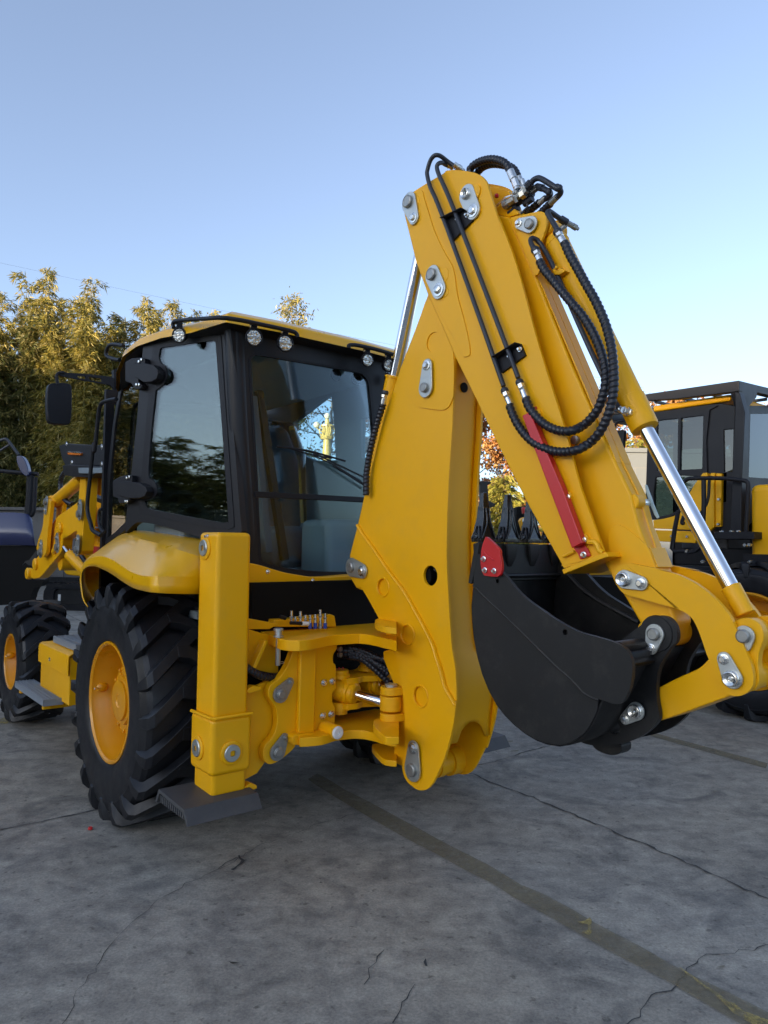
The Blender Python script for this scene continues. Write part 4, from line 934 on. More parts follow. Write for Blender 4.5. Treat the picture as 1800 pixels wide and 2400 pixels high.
r23 = [a.lerp(b, .5)+Vector((0, 0, .012)) for a, b in zip(rows[2], rows[3])]
top = [p+Vector((.25, 0, -.02)) for p in rows[3]]
grid_rows = [rows[0], h01, rows[1], [a.lerp(b, .12)+Vector((0, 0, .004)) for a, b in zip(rows[1], rows[2])], r12, rows[2], r23, rows[3], top]
M['gloss_y'].node_tree.nodes['Principled BSDF'].inputs['Coat Roughness'].default_value = .10
FD = MB().grid(grid_rows, M['gloss_y']).build('fender', BH, thick=.006, ang=24)
MB().box(1.60, 3.4, 3.42, 3.44, 1.16, 1.22, M['dark']).build('fender_brace', FD)
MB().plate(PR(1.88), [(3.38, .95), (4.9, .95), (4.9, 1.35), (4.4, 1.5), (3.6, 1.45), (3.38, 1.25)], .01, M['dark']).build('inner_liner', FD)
P = PF(3.40)
MB().plate(P, px(P, c2([(760, 1340), (845, 1353), (900, 1365), (1010, 1398), (1100, 1415), (1170, 1424), (1250, 1424), (1400, 1412), (1480, 1412), (1490, 1488), (1300, 1496), (1000, 1503), (760, 1502)])), .25, Y_).build('rear_skirt', BH, bev=.006)
mb = MB()
for x, y in ((935, 1397), (1163, 1443), (870, 1473), (1368, 1435)): mb.nxt().lathe(P.hit(g(c2, x, y)), (0, -1, 0), [(0, .013), (.001, .013), (.002, .009), (.006, .007), (.008, .003)], M['bright'], 16)
mb.build('bolt', BH)

# ---------------- cab
CB_ = M['cabblk']
P = PF(3.50)
outer = px(P, c2([(740, 145), (900, 165), (1300, 235), (1540, 290), (1560, 330), (1522, 450), (1540, 640), (1530, 900), (1500, 1250), (1480, 1430), (1250, 1428), (1170, 1427), (1010, 1401), (900, 1368), (845, 1356), (850, 1170), (800, 600)]), lim=30)
hole = px(P, c2([(836, 340), (840, 300), (856, 284), (880, 280), (1000, 298), (1200, 333), (1400, 368), (1432, 384), (1454, 410), (1464, 450), (1480, 620), (1492, 800), (1490, 1100), (1470, 1395), (1340, 1408), (1200, 1406), (1060, 1393), (940, 1370), (905, 1358), (892, 1340), (884, 1250), (868, 900), (850, 600)]), lim=50)
CAB = MB().plate(P, outer, .05, CB_, holes=[hole]).build('cab', BH, bev=.006, seg=3)
inner_h = px(P, c2([(848, 350), (851, 310), (864, 294), (884, 291), (1000, 309), (1200, 344), (1392, 379), (1422, 394), (1440, 416), (1450, 455), (1466, 620), (1478, 800), (1476, 1100), (1458, 1385), (1340, 1397), (1200, 1395), (1060, 1382), (950, 1360), (918, 1348), (903, 1330), (895, 1250), (880, 900), (862, 600)]), lim=50)
MB().plate(PF(3.497), hole, .02, M['plastic'], holes=[inner_h]).build('window_seal', CAB, bev=.002)
MB().plate(PF(3.505), hole, .005, M['glassr']).build('rear_window', CAB)
P = PF(3.492); MB().plate(P, px(P, c2([(868, 985), (1150, 1000), (1480, 1018), (1478, 1045), (1150, 1028), (870, 1017)]), False), .03, M['plastic']).build('window_bar', CAB, bev=.004)
mb = MB(); a = PF(3.55).hit(g(c2, 765, 150)); b = PF(3.55).hit(g(c2, 790, 700)); c_ = PF(3.55).hit(g(c2, 822, 1190)); mb.tube([a, b, c_, c_+Vector((0.0, .01, -.10))], .056, CB_, n=28); mb.build('rear_pillar', CAB)
PS = PV((1.80, 3.545), (1.62, 4.34))
o_ = px(PS, c2([(298, 214), (345, 188), (520, 165), (725, 150), (760, 700), (800, 1190), (745, 1262), (600, 1225), (400, 1165), (300, 1146), (255, 1150), (205, 1200), (222, 1010), (262, 640)]), lim=30)
h_ = px(PS, c2([(356, 256), (362, 236), (380, 228), (520, 212), (660, 198), (680, 202), (688, 222), (706, 500), (728, 800), (750, 1130), (748, 1160), (720, 1168), (600, 1148), (450, 1118), (310, 1090), (292, 1078), (288, 1055), (304, 850), (330, 550)]), lim=50)
MB().plate(PS, o_, .04, CB_, holes=[h_]).build('side_frame', CAB, bev=.005)
PS2 = Pl(PS.o-PS.n*.004, PS.u, PS.v)
hb = px(PS, c2([(348, 250), (356, 228), (378, 218), (520, 202), (664, 188), (688, 192), (698, 216), (716, 500), (738, 800), (762, 1130), (760, 1170), (722, 1182), (600, 1166), (450, 1136), (300, 1106), (280, 1092), (276, 1055), (294, 850), (320, 550)]), lim=50)
h2 = px(PS, c2([(378, 300), (384, 262), (400, 250), (520, 232), (640, 216), (664, 220), (670, 240), (690, 500), (712, 800), (734, 1120), (730, 1142), (700, 1146), (600, 1128), (450, 1100), (335, 1076), (312, 1060), (306, 1035), (360, 1010), (368, 970), (350, 930), (326, 900), (338, 700), (362, 470), (400, 440), (420, 400), (412, 350), (388, 330)]), lim=60)
MB().plate(PS2, hb, .012, M['plastic'], holes=[h2]).build('window_border', CAB, bev=.002)
MB().plate(PS, h2, .005, M['glass'], off=.003).build('side_window', CAB)
mb = MB()
for pts in ([(284, 342), (340, 338), (388, 348), (408, 368), (413, 392), (404, 420), (380, 434), (340, 438), (290, 408)], [(205, 940), (265, 938), (318, 946), (348, 965), (356, 990), (344, 1014), (318, 1024), (260, 1026), (206, 1008)]):
    mb.nxt().plate(Pl(PS.o-PS.n*.055, PS.u, PS.v), px(PS, c2(pts), False), .05, M['plastic'])
for pts in ([(232, 330), (262, 312), (300, 308), (332, 312), (334, 342), (300, 360), (300, 430), (322, 450), (312, 468), (285, 470), (262, 440), (232, 430)], [(168, 934), (200, 915), (232, 906), (268, 906), (268, 938), (225, 960), (225, 1010), (262, 1030), (235, 1048), (200, 1050), (195, 1024), (170, 1016)]):
    mb.nxt().plate(Pl(PS.o-PS.n*.04, PS.u, PS.v), px(PS, c2(pts), False), .04, M['plastic'])
HG = mb.build('hinge', CAB, bev=.005, seg=1)
mb = MB()
for x, y in ((275, 322), (288, 312), (262, 440), (276, 440), (213, 918), (226, 912), (206, 1038), (216, 1038)): mb.nxt().lathe(Pl(PS.o-PS.n*.042, PS.u, PS.v).hit(g(c2, x, y)), -PS.n, [(0, .009), (.005, .009), (.006, .005)], M['bright'], 12)
mb.build('bolt', HG)
# door in front of it
PDo = PV((1.63, 4.36), (1.72, 5.25))
do = c2([(196, 318), (305, 300), (300, 520), (262, 700), (232, 1010), (212, 1180), (150, 1225), (95, 1262), (100, 1000), (140, 640)]); di = c2([(206, 345), (282, 330), (284, 480), (255, 690), (226, 980), (205, 1140), (150, 1195), (112, 1225), (116, 1000), (152, 645)])
MB().plate(PDo, px(PDo, do, False), .03, CB_, holes=[px(PDo, di, False)]).build('door', CAB, bev=.004)
MB().plate(PDo, px(PDo, di, False), .005, M['glass'], off=.008).build('door_window', CAB)
PX = Pl(PDo.o-PDo.n*.05, PDo.u, PDo.v)
# roof
low_ = [(1.70, 3.43, 2.655), (1.665, 3.80, 2.672), (1.62, 4.10, 2.70), (1.585, 4.40, 2.705), (1.575, 4.62, 2.68), (1.60, 4.80, 2.615), (1.66, 4.97, 2.545), (1.85, 5.35, 2.53), (2.85, 5.35, 2.64), (3.05, 4.97, 2.67), (3.12, 4.6, 2.70), (3.08, 4.1, 2.70), (3.0, 3.75, 2.67), (2.95, 3.43, 2.655), (2.6, 3.40, 2.655), (2.0, 3.40, 2.655)]
up_ = [(r+(2.35-r)*.02, f+(4.3-f)*.01, z+.052) for r, f, z in low_]; up2 = [(r+(2.35-r)*.10, f+(4.3-f)*.07, z+.085) for r, f, z in low_]
cen = (2.35, 4.3, 2.83)
vs = low_+up_+up2+[cen]; n = len(low_); fs = []
for i in range(n):
    j = (i+1) % n; fs += [(i, j, n+j, n+i), (n+i, n+j, 2*n+j, 2*n+i), (2*n+i, 2*n+j, 3*n)]
MB().add(vs, fs, M['gloss_y']).build('roof', CAB, bev=.012, seg=2)
un = [(r+(2.35-r)*.03, f+(4.3-f)*.02, z+.004) for r, f, z in low_]; un2 = [(r+(2.35-r)*.14, f+(4.3-f)*.06, z-.012) for r, f, z in low_]
vs = un+un2+[(2.35, 4.3, 2.64)]; fs = []
for i in range(n):
    j = (i+1) % n; fs += [(i, j, n+j, n+i), (n+i, n+j, 2*n)]
MB().add(vs, fs, CB_).build('roof_lining', CAB, bev=.01)
MB().box(1.86, 2.92, 3.58, 5.20, 2.575, 2.59, M['liner']).build('headliner', CAB)
mb = MB()
for f in (3.56,): mb.box(2.93, 2.99, f, f+.06, 1.14, 2.58, M['liner'])
mb.box(2.90, 2.99, 3.56, 5.25, 1.14, 1.55, M['trim']); mb.build('wall_trim', CAB)
# lamps
def lamp(o, d, rx, par, nm='work_light'):
    d = Vector(d).normalized(); o = Vector(o)
    mb = MB().lathe(o, d, [(-.035, rx*.5), (-.03, rx*.8), (-.01, rx*1.0), (0, rx*1.06), (.006, rx*1.06), (.008, rx*.98), (.004, rx*.94)], M['plastic'], 32)
    mb.box(o.x-.016, o.x+.016, o.y-.005, o.y+.02, o.z+rx*.9, o.z+rx+.035, M['plastic']); mb.cyl((o.x-.02, o.y+.005, o.z+rx+.012), (o.x+.02, o.y+.005, o.z+rx+.012), .007, M['bright'], 8)
    L = mb.build(nm, par, ang=40)
    mb = MB().lathe(o+d*.001, d, [(0, rx*.93), (.006, rx*.8), (.009, rx*.4), (.010, .001)], M['lens'], 32); x = d.cross(Vector((0, 0, 1))).normalized()
    u_ = Vector((0, 0, 1))
    for s in (-1, 1):
        for i in range(4): mb.lathe(o+d*.006+x*rx*(.24*(i-1.5))+u_*rx*.55*s, d, [(0, rx*.11), (.005, rx*.09)], M['bright'], 6)
    mb.obox(o+d*.009-x*rx*.85, o+d*.009+x*rx*.85, .006, rx*.12, M['steel'])
    mb.build('lamp_lens', L)
    return L
for x, y, rx in ((862, 200, .046), (1022, 229, .046), (1443, 315, .040), (1552, 342, .040)):
    lamp(PF(3.36).hit(g(c2, x, y)), (-.05, -1, -.12), rx, CAB)
lamp(PR(1.64).hit(g(c2, 481, 188)), (-.8, -.55, -.15), .042, CAB)
mb = MB(); a = PR(1.62).hit; b = PF(3.335).hit
mb.tube([a(g(c2, 452, 150)), a(g(c2, 450, 125)), a(g(c2, 475, 113)), a(g(c2, 600, 103)), b(g(c2, 690, 98)), b(g(c2, 780, 108)), b(g(c2, 900, 132)), b(g(c2, 1050, 165)), b(g(c2, 1080, 180)), b(g(c2, 1086, 196))], .0115, M['plastic'], n=12); mb.build('light_guard', CAB)
mb = MB(); mb.tube([b(g(c2, 1348, 252)), b(g(c2, 1352, 238)), b(g(c2, 1400, 240)), b(g(c2, 1500, 263)), b(g(c2, 1580, 288)), b(g(c2, 1600, 302)), b(g(c2, 1596, 318)), b(g(c2, 1570, 335))], .0115, M['plastic'], n=12); mb.build('light_guard', CAB)
mb = MB(); P = PR(1.56); mb.tube([P.hit(g(c1, *q)) for q in ((960, 1030), (900, 1020), (860, 1022), (838, 1045), (825, 1090), (838, 1115), (890, 1135), (930, 1140))], .012, M['plastic'], n=12); mb.build('roof_handle', CAB)
# back-up beeper / lamp beneath right corner
mb = MB().ball(PF(3.45).hit(g(c2, 1545, 405)), .035, M['plastic'], (.6, .6, 1), 14); mb.build('rear_sensor', CAB)
mb = MB()
for x, y in ((630, 240), ): mb.nxt().lathe(PS.hit(g(c2, x, y))+PS.n*.03, PS.n, [(0, .045), (.01, .045)], M['plastic'], 24)
for x, y in ((1285, 390), (1388, 410)): mb.nxt().lathe(PF(3.56).hit(g(c2, x, y)), (0, 1, 0), [(0, .037), (.01, .037)], M['plastic'], 24)
mb.build('speaker', CAB)
# wiper
P = PF(3.47).hit
mb = MB().tube([P(g(c23, 300, 1250)), P(g(c23, 640, 1300)), P(g(c23, 1000, 1400))], .006, M['plastic'], n=8); mb.tube([P(g(c23, 450, 1275)), P(g(c23, 640, 1330)), P(g(c23, 860, 1370))], .005, M['plastic'], n=8)
mb.obox(P(g(c23, 650, 1305)), P(g(c23, 1240, 1590)), .010, .008, M['plastic']); mb.obox(P(g(c23, 880, 1440)), P(g(c23, 1240, 1670)), .014, .012, M['plastic']); mb.obox(P(g(c23, 680, 1345)), P(g(c23, 885, 1440)), .008, .007, M['plastic'])
mb.build('wiper', CAB)
# hose beside the window
HW = MB().tube(path([(c23, 1390, 815, 2.36), (c23, 1372, 870, 2.36), (c23, 1330, 1000, 2.36), (c23, 1290, 1150, 2.36), (c23, 1255, 1300, 2.36), (c23, 1228, 1450, 2.36), (c23, 1215, 1580, 2.36), (c23, 1215, 1750, 2.36)]), .017, M['hose'], n=14, ribs=.11, pitch=.021).build('hydraulic_hose', BH, label='black hose hanging in front of the rear window')
fitting(PR(2.36).hit(g(c23, 1405, 720)), PR(2.36).hit(g(c23, 1388, 815)), .013, parent=HW)
# far wall, front frame, interior
P = PR(3.0)
ro = [(3.55, 1.1), (5.3, 1.1), (5.3, 2.62), (3.55, 2.62)]
h1 = px(P, c23([(500, 748), (855, 703), (885, 980), (905, 1390), (700, 1400), (470, 1300), (470, 1000)]), False); h3 = px(P, c23([(1158, 965), (1290, 940), (1310, 1390), (1160, 1370)]), False)
MB().plate(P, ro, .04, M['trim'], holes=[h1, h3]).build('far_side_frame', CAB)
MB().plate(P, h1, .005, M['glassc'], off=.02).build('far_side_window', CAB); MB().plate(P, h3, .005, M['glassc'], off=.02).build('far_side_window', CAB)
P = PF(5.30); MB().plate(P, [(-1.70, 1.1), (-3.04, 1.1), (-3.04, 2.6), (-1.70, 2.6)], .04, M['plastic'], holes=[[(-1.76, 1.62), (-2.94, 1.62), (-2.94, 2.50), (-1.76, 2.50)]]).build('windscreen_frame', CAB)
MB().plate(P, [(-1.76, 1.62), (-2.94, 1.62), (-2.94, 2.50), (-1.76, 2.50)], .005, M['glassc'], off=.02).build('windscreen', CAB)
mb = MB(); mb.box(1.66, 3.0, 3.6, 5.3, 1.10, 1.14, M['trim']); mb.build('cab_floor', CAB)
mb = MB(); mb.box(2.40, 2.84, 4.1, 4.55, 1.35, 1.62, M['seat']); mb.build('seat', CAB, bev=.05, seg=4)
mb = MB(); vs = []
mb.add([(2.41, 4.50, 1.60), (2.89, 4.50, 1.60), (2.89, 4.62, 1.60), (2.41, 4.62, 1.60), (2.41, 4.56, 2.12), (2.89, 4.56, 2.12), (2.89, 4.70, 2.12), (2.41, 4.70, 2.12), (2.49, 4.60, 2.36), (2.81, 4.60, 2.36), (2.81, 4.70, 2.36), (2.49, 4.70, 2.36)], [(3, 2, 1, 0), (0, 1, 5, 4), (1, 2, 6, 5), (2, 3, 7, 6), (3, 0, 4, 7), (4, 5, 9, 8), (5, 6, 10, 9), (6, 7, 11, 10), (7, 4, 8, 11), (8, 9, 10, 11)], M['seat'])
ST = mb.build('seat_back', CAB, bev=.05, seg=4)
mb = MB(); mb.add([(2.38, 4.47, 1.66), (2.92, 4.47, 1.66), (2.92, 4.74, 1.66), (2.38, 4.74, 1.66), (2.38, 4.50, 2.16), (2.92, 4.50, 2.16), (2.92, 4.74, 2.16), (2.38, 4.74, 2.16), (2.46, 4.54, 2.40), (2.84, 4.54, 2.40), (2.84, 4.74, 2.40), (2.46, 4.74, 2.40)], [(0, 1, 5, 4), (1, 2, 6, 5), (2, 3, 7, 6), (3, 0, 4, 7), (4, 5, 9, 8), (5, 6, 10, 9), (6, 7, 11, 10), (7, 4, 8, 11), (8, 9, 10, 11)], M['film'])
mb.build('plastic_wrap', ST, bev=.05, seg=3)
mb = MB(); mb.box(2.50, 2.95, 3.62, 3.95, 1.14, 1.66, M['trim']); mb.nxt().box(2.0, 2.35, 3.62, 3.8, 1.14, 1.36, M['trim']); mb.nxt().box(1.9, 2.1, 4.6, 5.2, 1.14, 1.75, M['trim']); mb.build('console', CAB, bev=.05, seg=3)
mb = MB(); mb.add([(1.72, 3.95, 1.14), (1.98, 3.95, 1.14), (1.98, 4.50, 1.14), (1.72, 4.50, 1.14), (1.74, 4.02, 1.62), (1.96, 4.02, 1.66), (1.96, 4.42, 1.86), (1.74, 4.42, 1.84)], [(3, 2, 1, 0), (4, 5, 6, 7), (0, 1, 5, 4), (1, 2, 6, 5), (2, 3, 7, 6), (3, 0, 4, 7)], M['trim']); CN = mb.build('side_console', CAB, bev=.04, seg=3)
mb = MB(); mb.lathe((1.85, 4.12, 1.69), (0, -.4, 1), [(0, .05), (.01, .05), (.012, .04)], M['plastic'], 24); mb.box(1.80, 1.90, 4.22, 4.34, 1.74, 1.80, M['plastic']); mb.build('control_panel', CN, bev=.004)
mb = MB(); mb.plate(PV((1.735, 3.95), (1.735, 4.5)), [(.12, 1.42), (.26, 1.38), (.28, 1.43), (.14, 1.48)], .002, M['lbl']); mb.build('sticker', CN)
a = [(2.2+.19*math.cos(t), 5.0+.12*math.sin(t), 1.86+.14*math.sin(t)) for t in [2*math.pi*i/24 for i in range(25)]]
mb = MB().tube(a, .014, M['plastic'], n=10, spline=False); mb.cyl((2.2, 5.0, 1.86), (2.2, 5.16, 1.5), .03, M['plastic'])
for t in (0.5, 2.6, 4.7): mb.cyl((2.2, 5.0, 1.86), (2.2+.19*math.cos(t), 5.0+.12*math.sin(t), 1.86+.14*math.sin(t)), .012, M['plastic'], 8)
mb.build('steering_wheel', CAB)
mb = MB(); q = PF(3.95).hit; mb.obox(q(g(c2, 885, 470)), q(g(c2, 1020, 1340)), .05, .05, M['plastic']); mb.obox(q(g(c2, 850, 500)), q(g(c2, 930, 1300)), .07, .05, M['seat']); mb.build('slanted_bars', CAB, bev=.01)  # two slanted dark bars behind the rear window
q = PR(1.95).hit; mb = MB().ball(q(g(c2, 668, 660)), .06, M['plastic'], (.4, .55, 1.6), 16); mb.tube([q(g(c2, 720, 600)), q(g(c2, 695, 570)), q(g(c2, 665, 575)), q(g(c2, 662, 620))], .007, M['plastic'], n=8); mb.box(q(g(c2, 680, 475)).x-.02, q(g(c2, 680, 475)).x+.02, q(g(c2, 680, 475)).y-.04, q(g(c2, 680, 475)).y+.05, q(g(c2, 680, 475)).z-.05, q(g(c2, 680, 475)).z+.03, M['plastic']); mb.build('inner_mirror', CAB, bev=.004)
q = PR(1.80).hit; mb = MB(); rows_ = []
for i in range(12):
    p = q(g(c2, 385+22*i, 1085+7*i)); rows_.append([p+Vector((0, 0, .012+.02*random.random())), p+Vector((.06+.03*random.random(), 0, .03*random.random()))])
mb.grid(rows_, M['blue']); mb.build('blue_film', CAB)
# mirror on its arm, grab rail
P = PF(5.45)
PMh = P.hit
mb = MB(); mo = px(P, c1([(385, 1330), (420, 1320), (500, 1318), (545, 1330), (558, 1360), (560, 1480), (555, 1590), (545, 1630), (520, 1642), (440, 1640), (385, 1628), (372, 1590), (366, 1480), (370, 1370)]), lim=60)
MR = mb.plate(P, mo, .06, M['plastic']).build('wing_mirror', CAB, bev=.016, seg=3)
mb = MB(); mb.tube([PMh(g(c1, *q)) for q in ((448, 1330), (442, 1290), (440, 1262), (460, 1242), (500, 1240))], .011, M['plastic'], n=10)
mb.plate(P, px(P, c1([(455, 1240), (500, 1237), (700, 1250), (860, 1270), (900, 1290), (905, 1370), (890, 1375), (860, 1335), (800, 1325), (600, 1290), (470, 1262)]), False), .02, M['plastic'], holes=[px(P, c1([(600, 1262), (665, 1268), (670, 1290), (610, 1282)]), False), px(P, c1([(690, 1270), (790, 1282), (795, 1312), (700, 1298)]), False)])
mb.plate(P, px(P, c1([(885, 1215), (940, 1200), (960, 1230), (915, 1380), (890, 1378)]), False), .05, M['plastic']); mb.build('mirror_arm', MR, bev=.002)
P = PX.hit; P = PR(1.60).hit
mb = MB().tube([P(g(c1, 905, 1445)), P(g(c1, 850, 1455)), P(g(c1, 800, 1472)), P(g(c1, 776, 1510)), P(g(c1, 760, 1620)), P(g(c1, 735, 1850)), P(g(c13, 990, 420)), P(g(c13, 945, 840)), P(g(c13, 925, 1040)), P(g(c13, 930, 1140)), P(g(c13, 960, 1250)), P(g(c13, 985, 1325)), P(g(c13, 1070, 1375))], .014, M['plastic'], n=12); mb.build('grab_rail', CAB)
mb = MB().tube([P(g(c13, 1085, 1100)), P(g(c13, 1060, 1110)), P(g(c13, 1045, 1180)), P(g(c13, 1055, 1270)), P(g(c13, 1085, 1330)), P(g(c13, 1110, 1340))], .012, M['plastic'], n=10); mb.build('door_handle', CAB)

# ---------------- tool box and steps
mb = MB(); mb.box(1.462, 1.80, 5.13, 5.86, .40, .72, Y_); TBX = mb.build('tool_box', BH, bev=.004)
mb = MB(); pr_ = [(1.445, .60), (1.445, .715), (1.452, .735), (1.47, .745), (1.80, .745), (1.80, .738), (1.474, .738), (1.455, .725), (1.452, .60)]
vs = [(r, f, z) for f in (5.12, 5.875) for r, z in pr_]; n = len(pr_)
mb.add(vs, [tuple(range(n)), tuple(range(2*n-1, n-1, -1))]+[(i, (i+1) % n, (i+1) % n+n, i+n) for i in range(n)], Y_); mb.build('box_lid', TBX, bev=.002)
mb = MB().lathe((1.444, 5.56, .655), (-1, 0, 0), [(-.002, .014), (.003, .014), (.004, .01), (.001, .008), (.001, 0)], M['steel'], 20); mb.build('lock', TBX)
mb = MB().box(1.72, 2.1, 5.05, 6.0, .60, .735, Y_); mb.box(1.80, 2.0, 4.9, 5.25, .7, 1.2, Y_); mb.build('side_panel', BH, bev=.02)
def step(r0, r1, f0, f1, z):
    mb = MB(); G = M['galv']; h = .045
    mb.box(r0, r0+.004, f0, f1, z-h, z, G); mb.box(r1-.004, r1, f0, f1, z-h, z, G); mb.box(r0, r1, f0, f0+.004, z-h, z, G); mb.box(r0, r1, f1-.004, f1, z-h, z, G)
    mb.box((r0+r1)/2-.02, (r0+r1)/2+.02, f0, f1, z-.014, z-.010, G); mb.box(r0, r1, (f0+f1)/2-.02, (f0+f1)/2+.02, z-.013, z-.009, G)
    mb.box(r0, r0+.03, f0, f1, z-.012, z-.008, G); mb.box(r1-.03, r1, f0, f1, z-.012, z-.008, G)
    for rr in (r0+.002, r0+.028, (r0+r1)/2-.012, (r0+r1)/2+.012, r1-.028, r1-.002):
        n = int((f1-f0)/.022)
        for i in range(n):
            f = f0+.008+i*.022; mb.add([(rr-.002, f, z-.010), (rr+.002, f, z-.010), (rr+.002, f+.012, z-.010), (rr-.002, f+.012, z-.010), (rr-.001, f+.003, z+.006), (rr+.001, f+.003, z+.006), (rr+.001, f+.009, z+.006), (rr-.001, f+.009, z+.006)], [(4, 5, 6, 7), (0, 1, 5, 4), (1, 2, 6, 5), (2, 3, 7, 6), (3, 0, 4, 7)], G, False)
    return mb.build('step', BH)
step(1.505, 1.68, 5.15, 5.72, .80)
step(1.345, 1.475, 5.30, 6.12, .425)
mb = MB(); mb.box(1.36, 1.55, 5.36, 5.39, .345, .378, Y_); mb.box(1.36, 1.55, 6.02, 6.05, .345, .378, Y_); mb.box(1.41, 1.44, 5.36, 6.05, .345, .378, Y_); mb.build('step_bracket', BH, bev=.004)

# ---------------- front loader arms, hood, lamp box
P = PR(1.90)
def pp(*a): return c13(list(a))
LA = MB().plate(P, px(P, pp((850, 1000), (872, 1040), (868, 1300), (800, 1332), (665, 1420), (657, 1500), (640, 1560), (540, 1680), (430, 1812), (390, 1830), (345, 1836), (315, 1815), (306, 1775), (315, 1740), (350, 1715), (385, 1620), (440, 1545), (500, 1480), (512, 1340), (590, 1192), (700, 1110))), .09, Y_).build('loader_arm', BH, bev=.008)
mb = MB(); mb.plate(PR(1.86), px(PR(1.86), pp((848, 765), (908, 765), (895, 1050), (862, 1540), (845, 1575), (820, 1582), (800, 1560), (806, 1450), (830, 1010))), .10, Y_); mb.nxt().plate(PR(2.0), px(PR(2.0), pp((1005, 760), (1070, 755), (1060, 960), (1000, 930))), .08, Y_); mb.build('loader_mast', BH, bev=.006)
mb = MB(); mb.plate(PR(1.84), px(PR(1.84), pp((468, 1010), (490, 988), (520, 990), (540, 1010), (532, 1100), (505, 1340), (488, 1540), (470, 1590), (440, 1600), (412, 1580), (385, 1520), (402, 1430), (448, 1290), (465, 1120))), .035, Y_)
mb.nxt().plate(PR(1.95), px(PR(1.84), pp((468, 1010), (490, 988), (520, 990), (540, 1010), (532, 1100), (505, 1340), (488, 1540), (470, 1590), (440, 1600), (412, 1580), (385, 1520), (402, 1430), (448, 1290), (465, 1120))), .035, Y_); mb.build('loader_link', BH, bev=.004)
q = PR(1.92).hit
mb = MB().cyl(q(g(c13, 880, 770)), q(g(c13, 600, 1010)), .058, Y_, 28); mb.cyl(q(g(c13, 600, 1010))-Vector((.05, 0, 0)), q(g(c13, 560, 1030))+Vector((.05, 0, 0)), .05, Y_, 28); mb.build('loader_cylinder', BH, bev=.003)
mb = MB().cyl(q(g(c13, 745, 1590)), q(g(c13, 960, 1790)), .052, Y_, 28); LC = mb.build('loader_cylinder', BH, bev=.003); MB().cyl(q(g(c13, 690, 1510)), q(g(c13, 750, 1595)), .028, M['chrome'], 24).build('cylinder_rod', LC)
mb = MB()
for (x, y, x2, y2) in ((487, 1020, 478, 1110), (425, 1555, 430, 1470), (605, 1500, 600, 1400), (838, 1150, 843, 1045), (810, 1530, 820, 1420)):
    mb.nxt(); Pk = PR(1.83); a = Pk.uv(g(c13, x, y)); b = Pk.uv(g(c13, x2, y2)); mb.plate(Pk, tear(a, b, .055, .045), .006, M['zinc']); mb.lathe(Pk.pt(a[0], a[1], 0), -Pk.n, [(0, .03), (.02, .03)], M['steel'], 20); mb.lathe(Pk.pt(b[0], b[1], 0), -Pk.n, [(0, .015), (.015, .015)], M['bright'], 8)
mb.build('keeper_plate', LA)
mb = MB()
for x, y, r in ((540, 1480, .05), (410, 1680, .06), (330, 1780, .06), (675, 1300, .05)): mb.nxt().lathe(q(g(c13, x, y))-Vector((.02, 0, 0)), (-1, 0, 0), [(-.02, r), (.02, r), (.03, r*.8)], Y_, 20)
mb.tube([q(g(c13, 670, 1290))-Vector((.03, 0, 0)), q(g(c13, 640, 1480))-Vector((.03, 0, 0)), q(g(c13, 610, 1550))-Vector((.03, 0, 0))], .03, Y_, n=10); mb.build('pin_boss', LA)
a = q(g(c13, 600, 1665)); mb = MB().cyl((1.95, a.y, a.z), (3.1, a.y, a.z), .075, Y_, 28); mb.build('cross_tube', BH)
mb = MB(); P = PR(2.1); mb.plate(P, px(P, pp((940, 985), (1080, 1040), (1180, 1080), (1180, 1300), (1075, 1292), (885, 1268), (905, 1000)), False), .8, Y_); mb.plate(P, px(P, pp((870, 1370), (960, 1370), (965, 1300), (1030, 1300), (1030, 1450), (1180, 1460), (1180, 1640), (880, 1640), (860, 1480)), False), .5, Y_); HD = mb.build('hood', BH, bev=.01)
mb = MB(); mb.plate(PR(2.06), px(PR(2.06), pp((950, 940), (1080, 1000), (1200, 1050), (1200, 1085), (1080, 1040), (945, 985)), False), .3, M['plastic']); mb.plate(PR(2.08), px(PR(2.08), pp((870, 1345), (1180, 1345), (1180, 1372), (870, 1362)), False), .3, M['plastic']); mb.build('hood_trim', HD)
mb = MB(); mb.plate(PR(2.04), px(PR(2.04), pp((960, 1490), (1090, 1500), (1190, 1510), (1190, 1590), (960, 1568), (940, 1555)), False), .05, M['red']); mb.build('red_lock_plate', BH, bev=.003)
mb = MB(); mb.tube([q(g(c13, *p_)) for p_ in ((690, 700), (650, 770), (640, 860), (665, 960), (710, 1020), (770, 1050))], .022, M['hose'], n=10, ribs=.06, pitch=.03)
mb.nxt().tube([q(g(c13, *p_)) for p_ in ((840, 1560), (880, 1620), (920, 1670))], .02, M['hose'], n=10); mb.build('hydraulic_hose', LA)
P = PR(1.80); mb = MB(); mb.plate(P, px(P, pp((690, 402), (1075, 424), (1098, 445), (1098, 640), (690, 638), (655, 560), (640, 500), (622, 430)), False), .30, M['plastic']); LX = mb.build('lamp_box', BH, bev=.006)
mb = MB(); mb.plate(P, px(P, pp((688, 640), (745, 628), (1165, 652), (1165, 700), (1040, 720), (1000, 768), (790, 755), (700, 740)), False), .28, CB_, off=-.02); mb.plate(P, px(P, pp((895, 665), (1160, 665), (1160, 720), (1000, 728), (900, 722))), .02, M['trim'], off=-.05); mb.build('lamp_tray', LX, bev=.004)
mb = MB()
for x, y in ((703, 410), (1075, 440), (760, 605), (1075, 625)): mb.nxt().lathe(P.hit(g(c13, x, y)), (-1, 0, 0), [(0, .022), (.006, .018)], M['bright'], 12)
mb.build('bolt', LX)
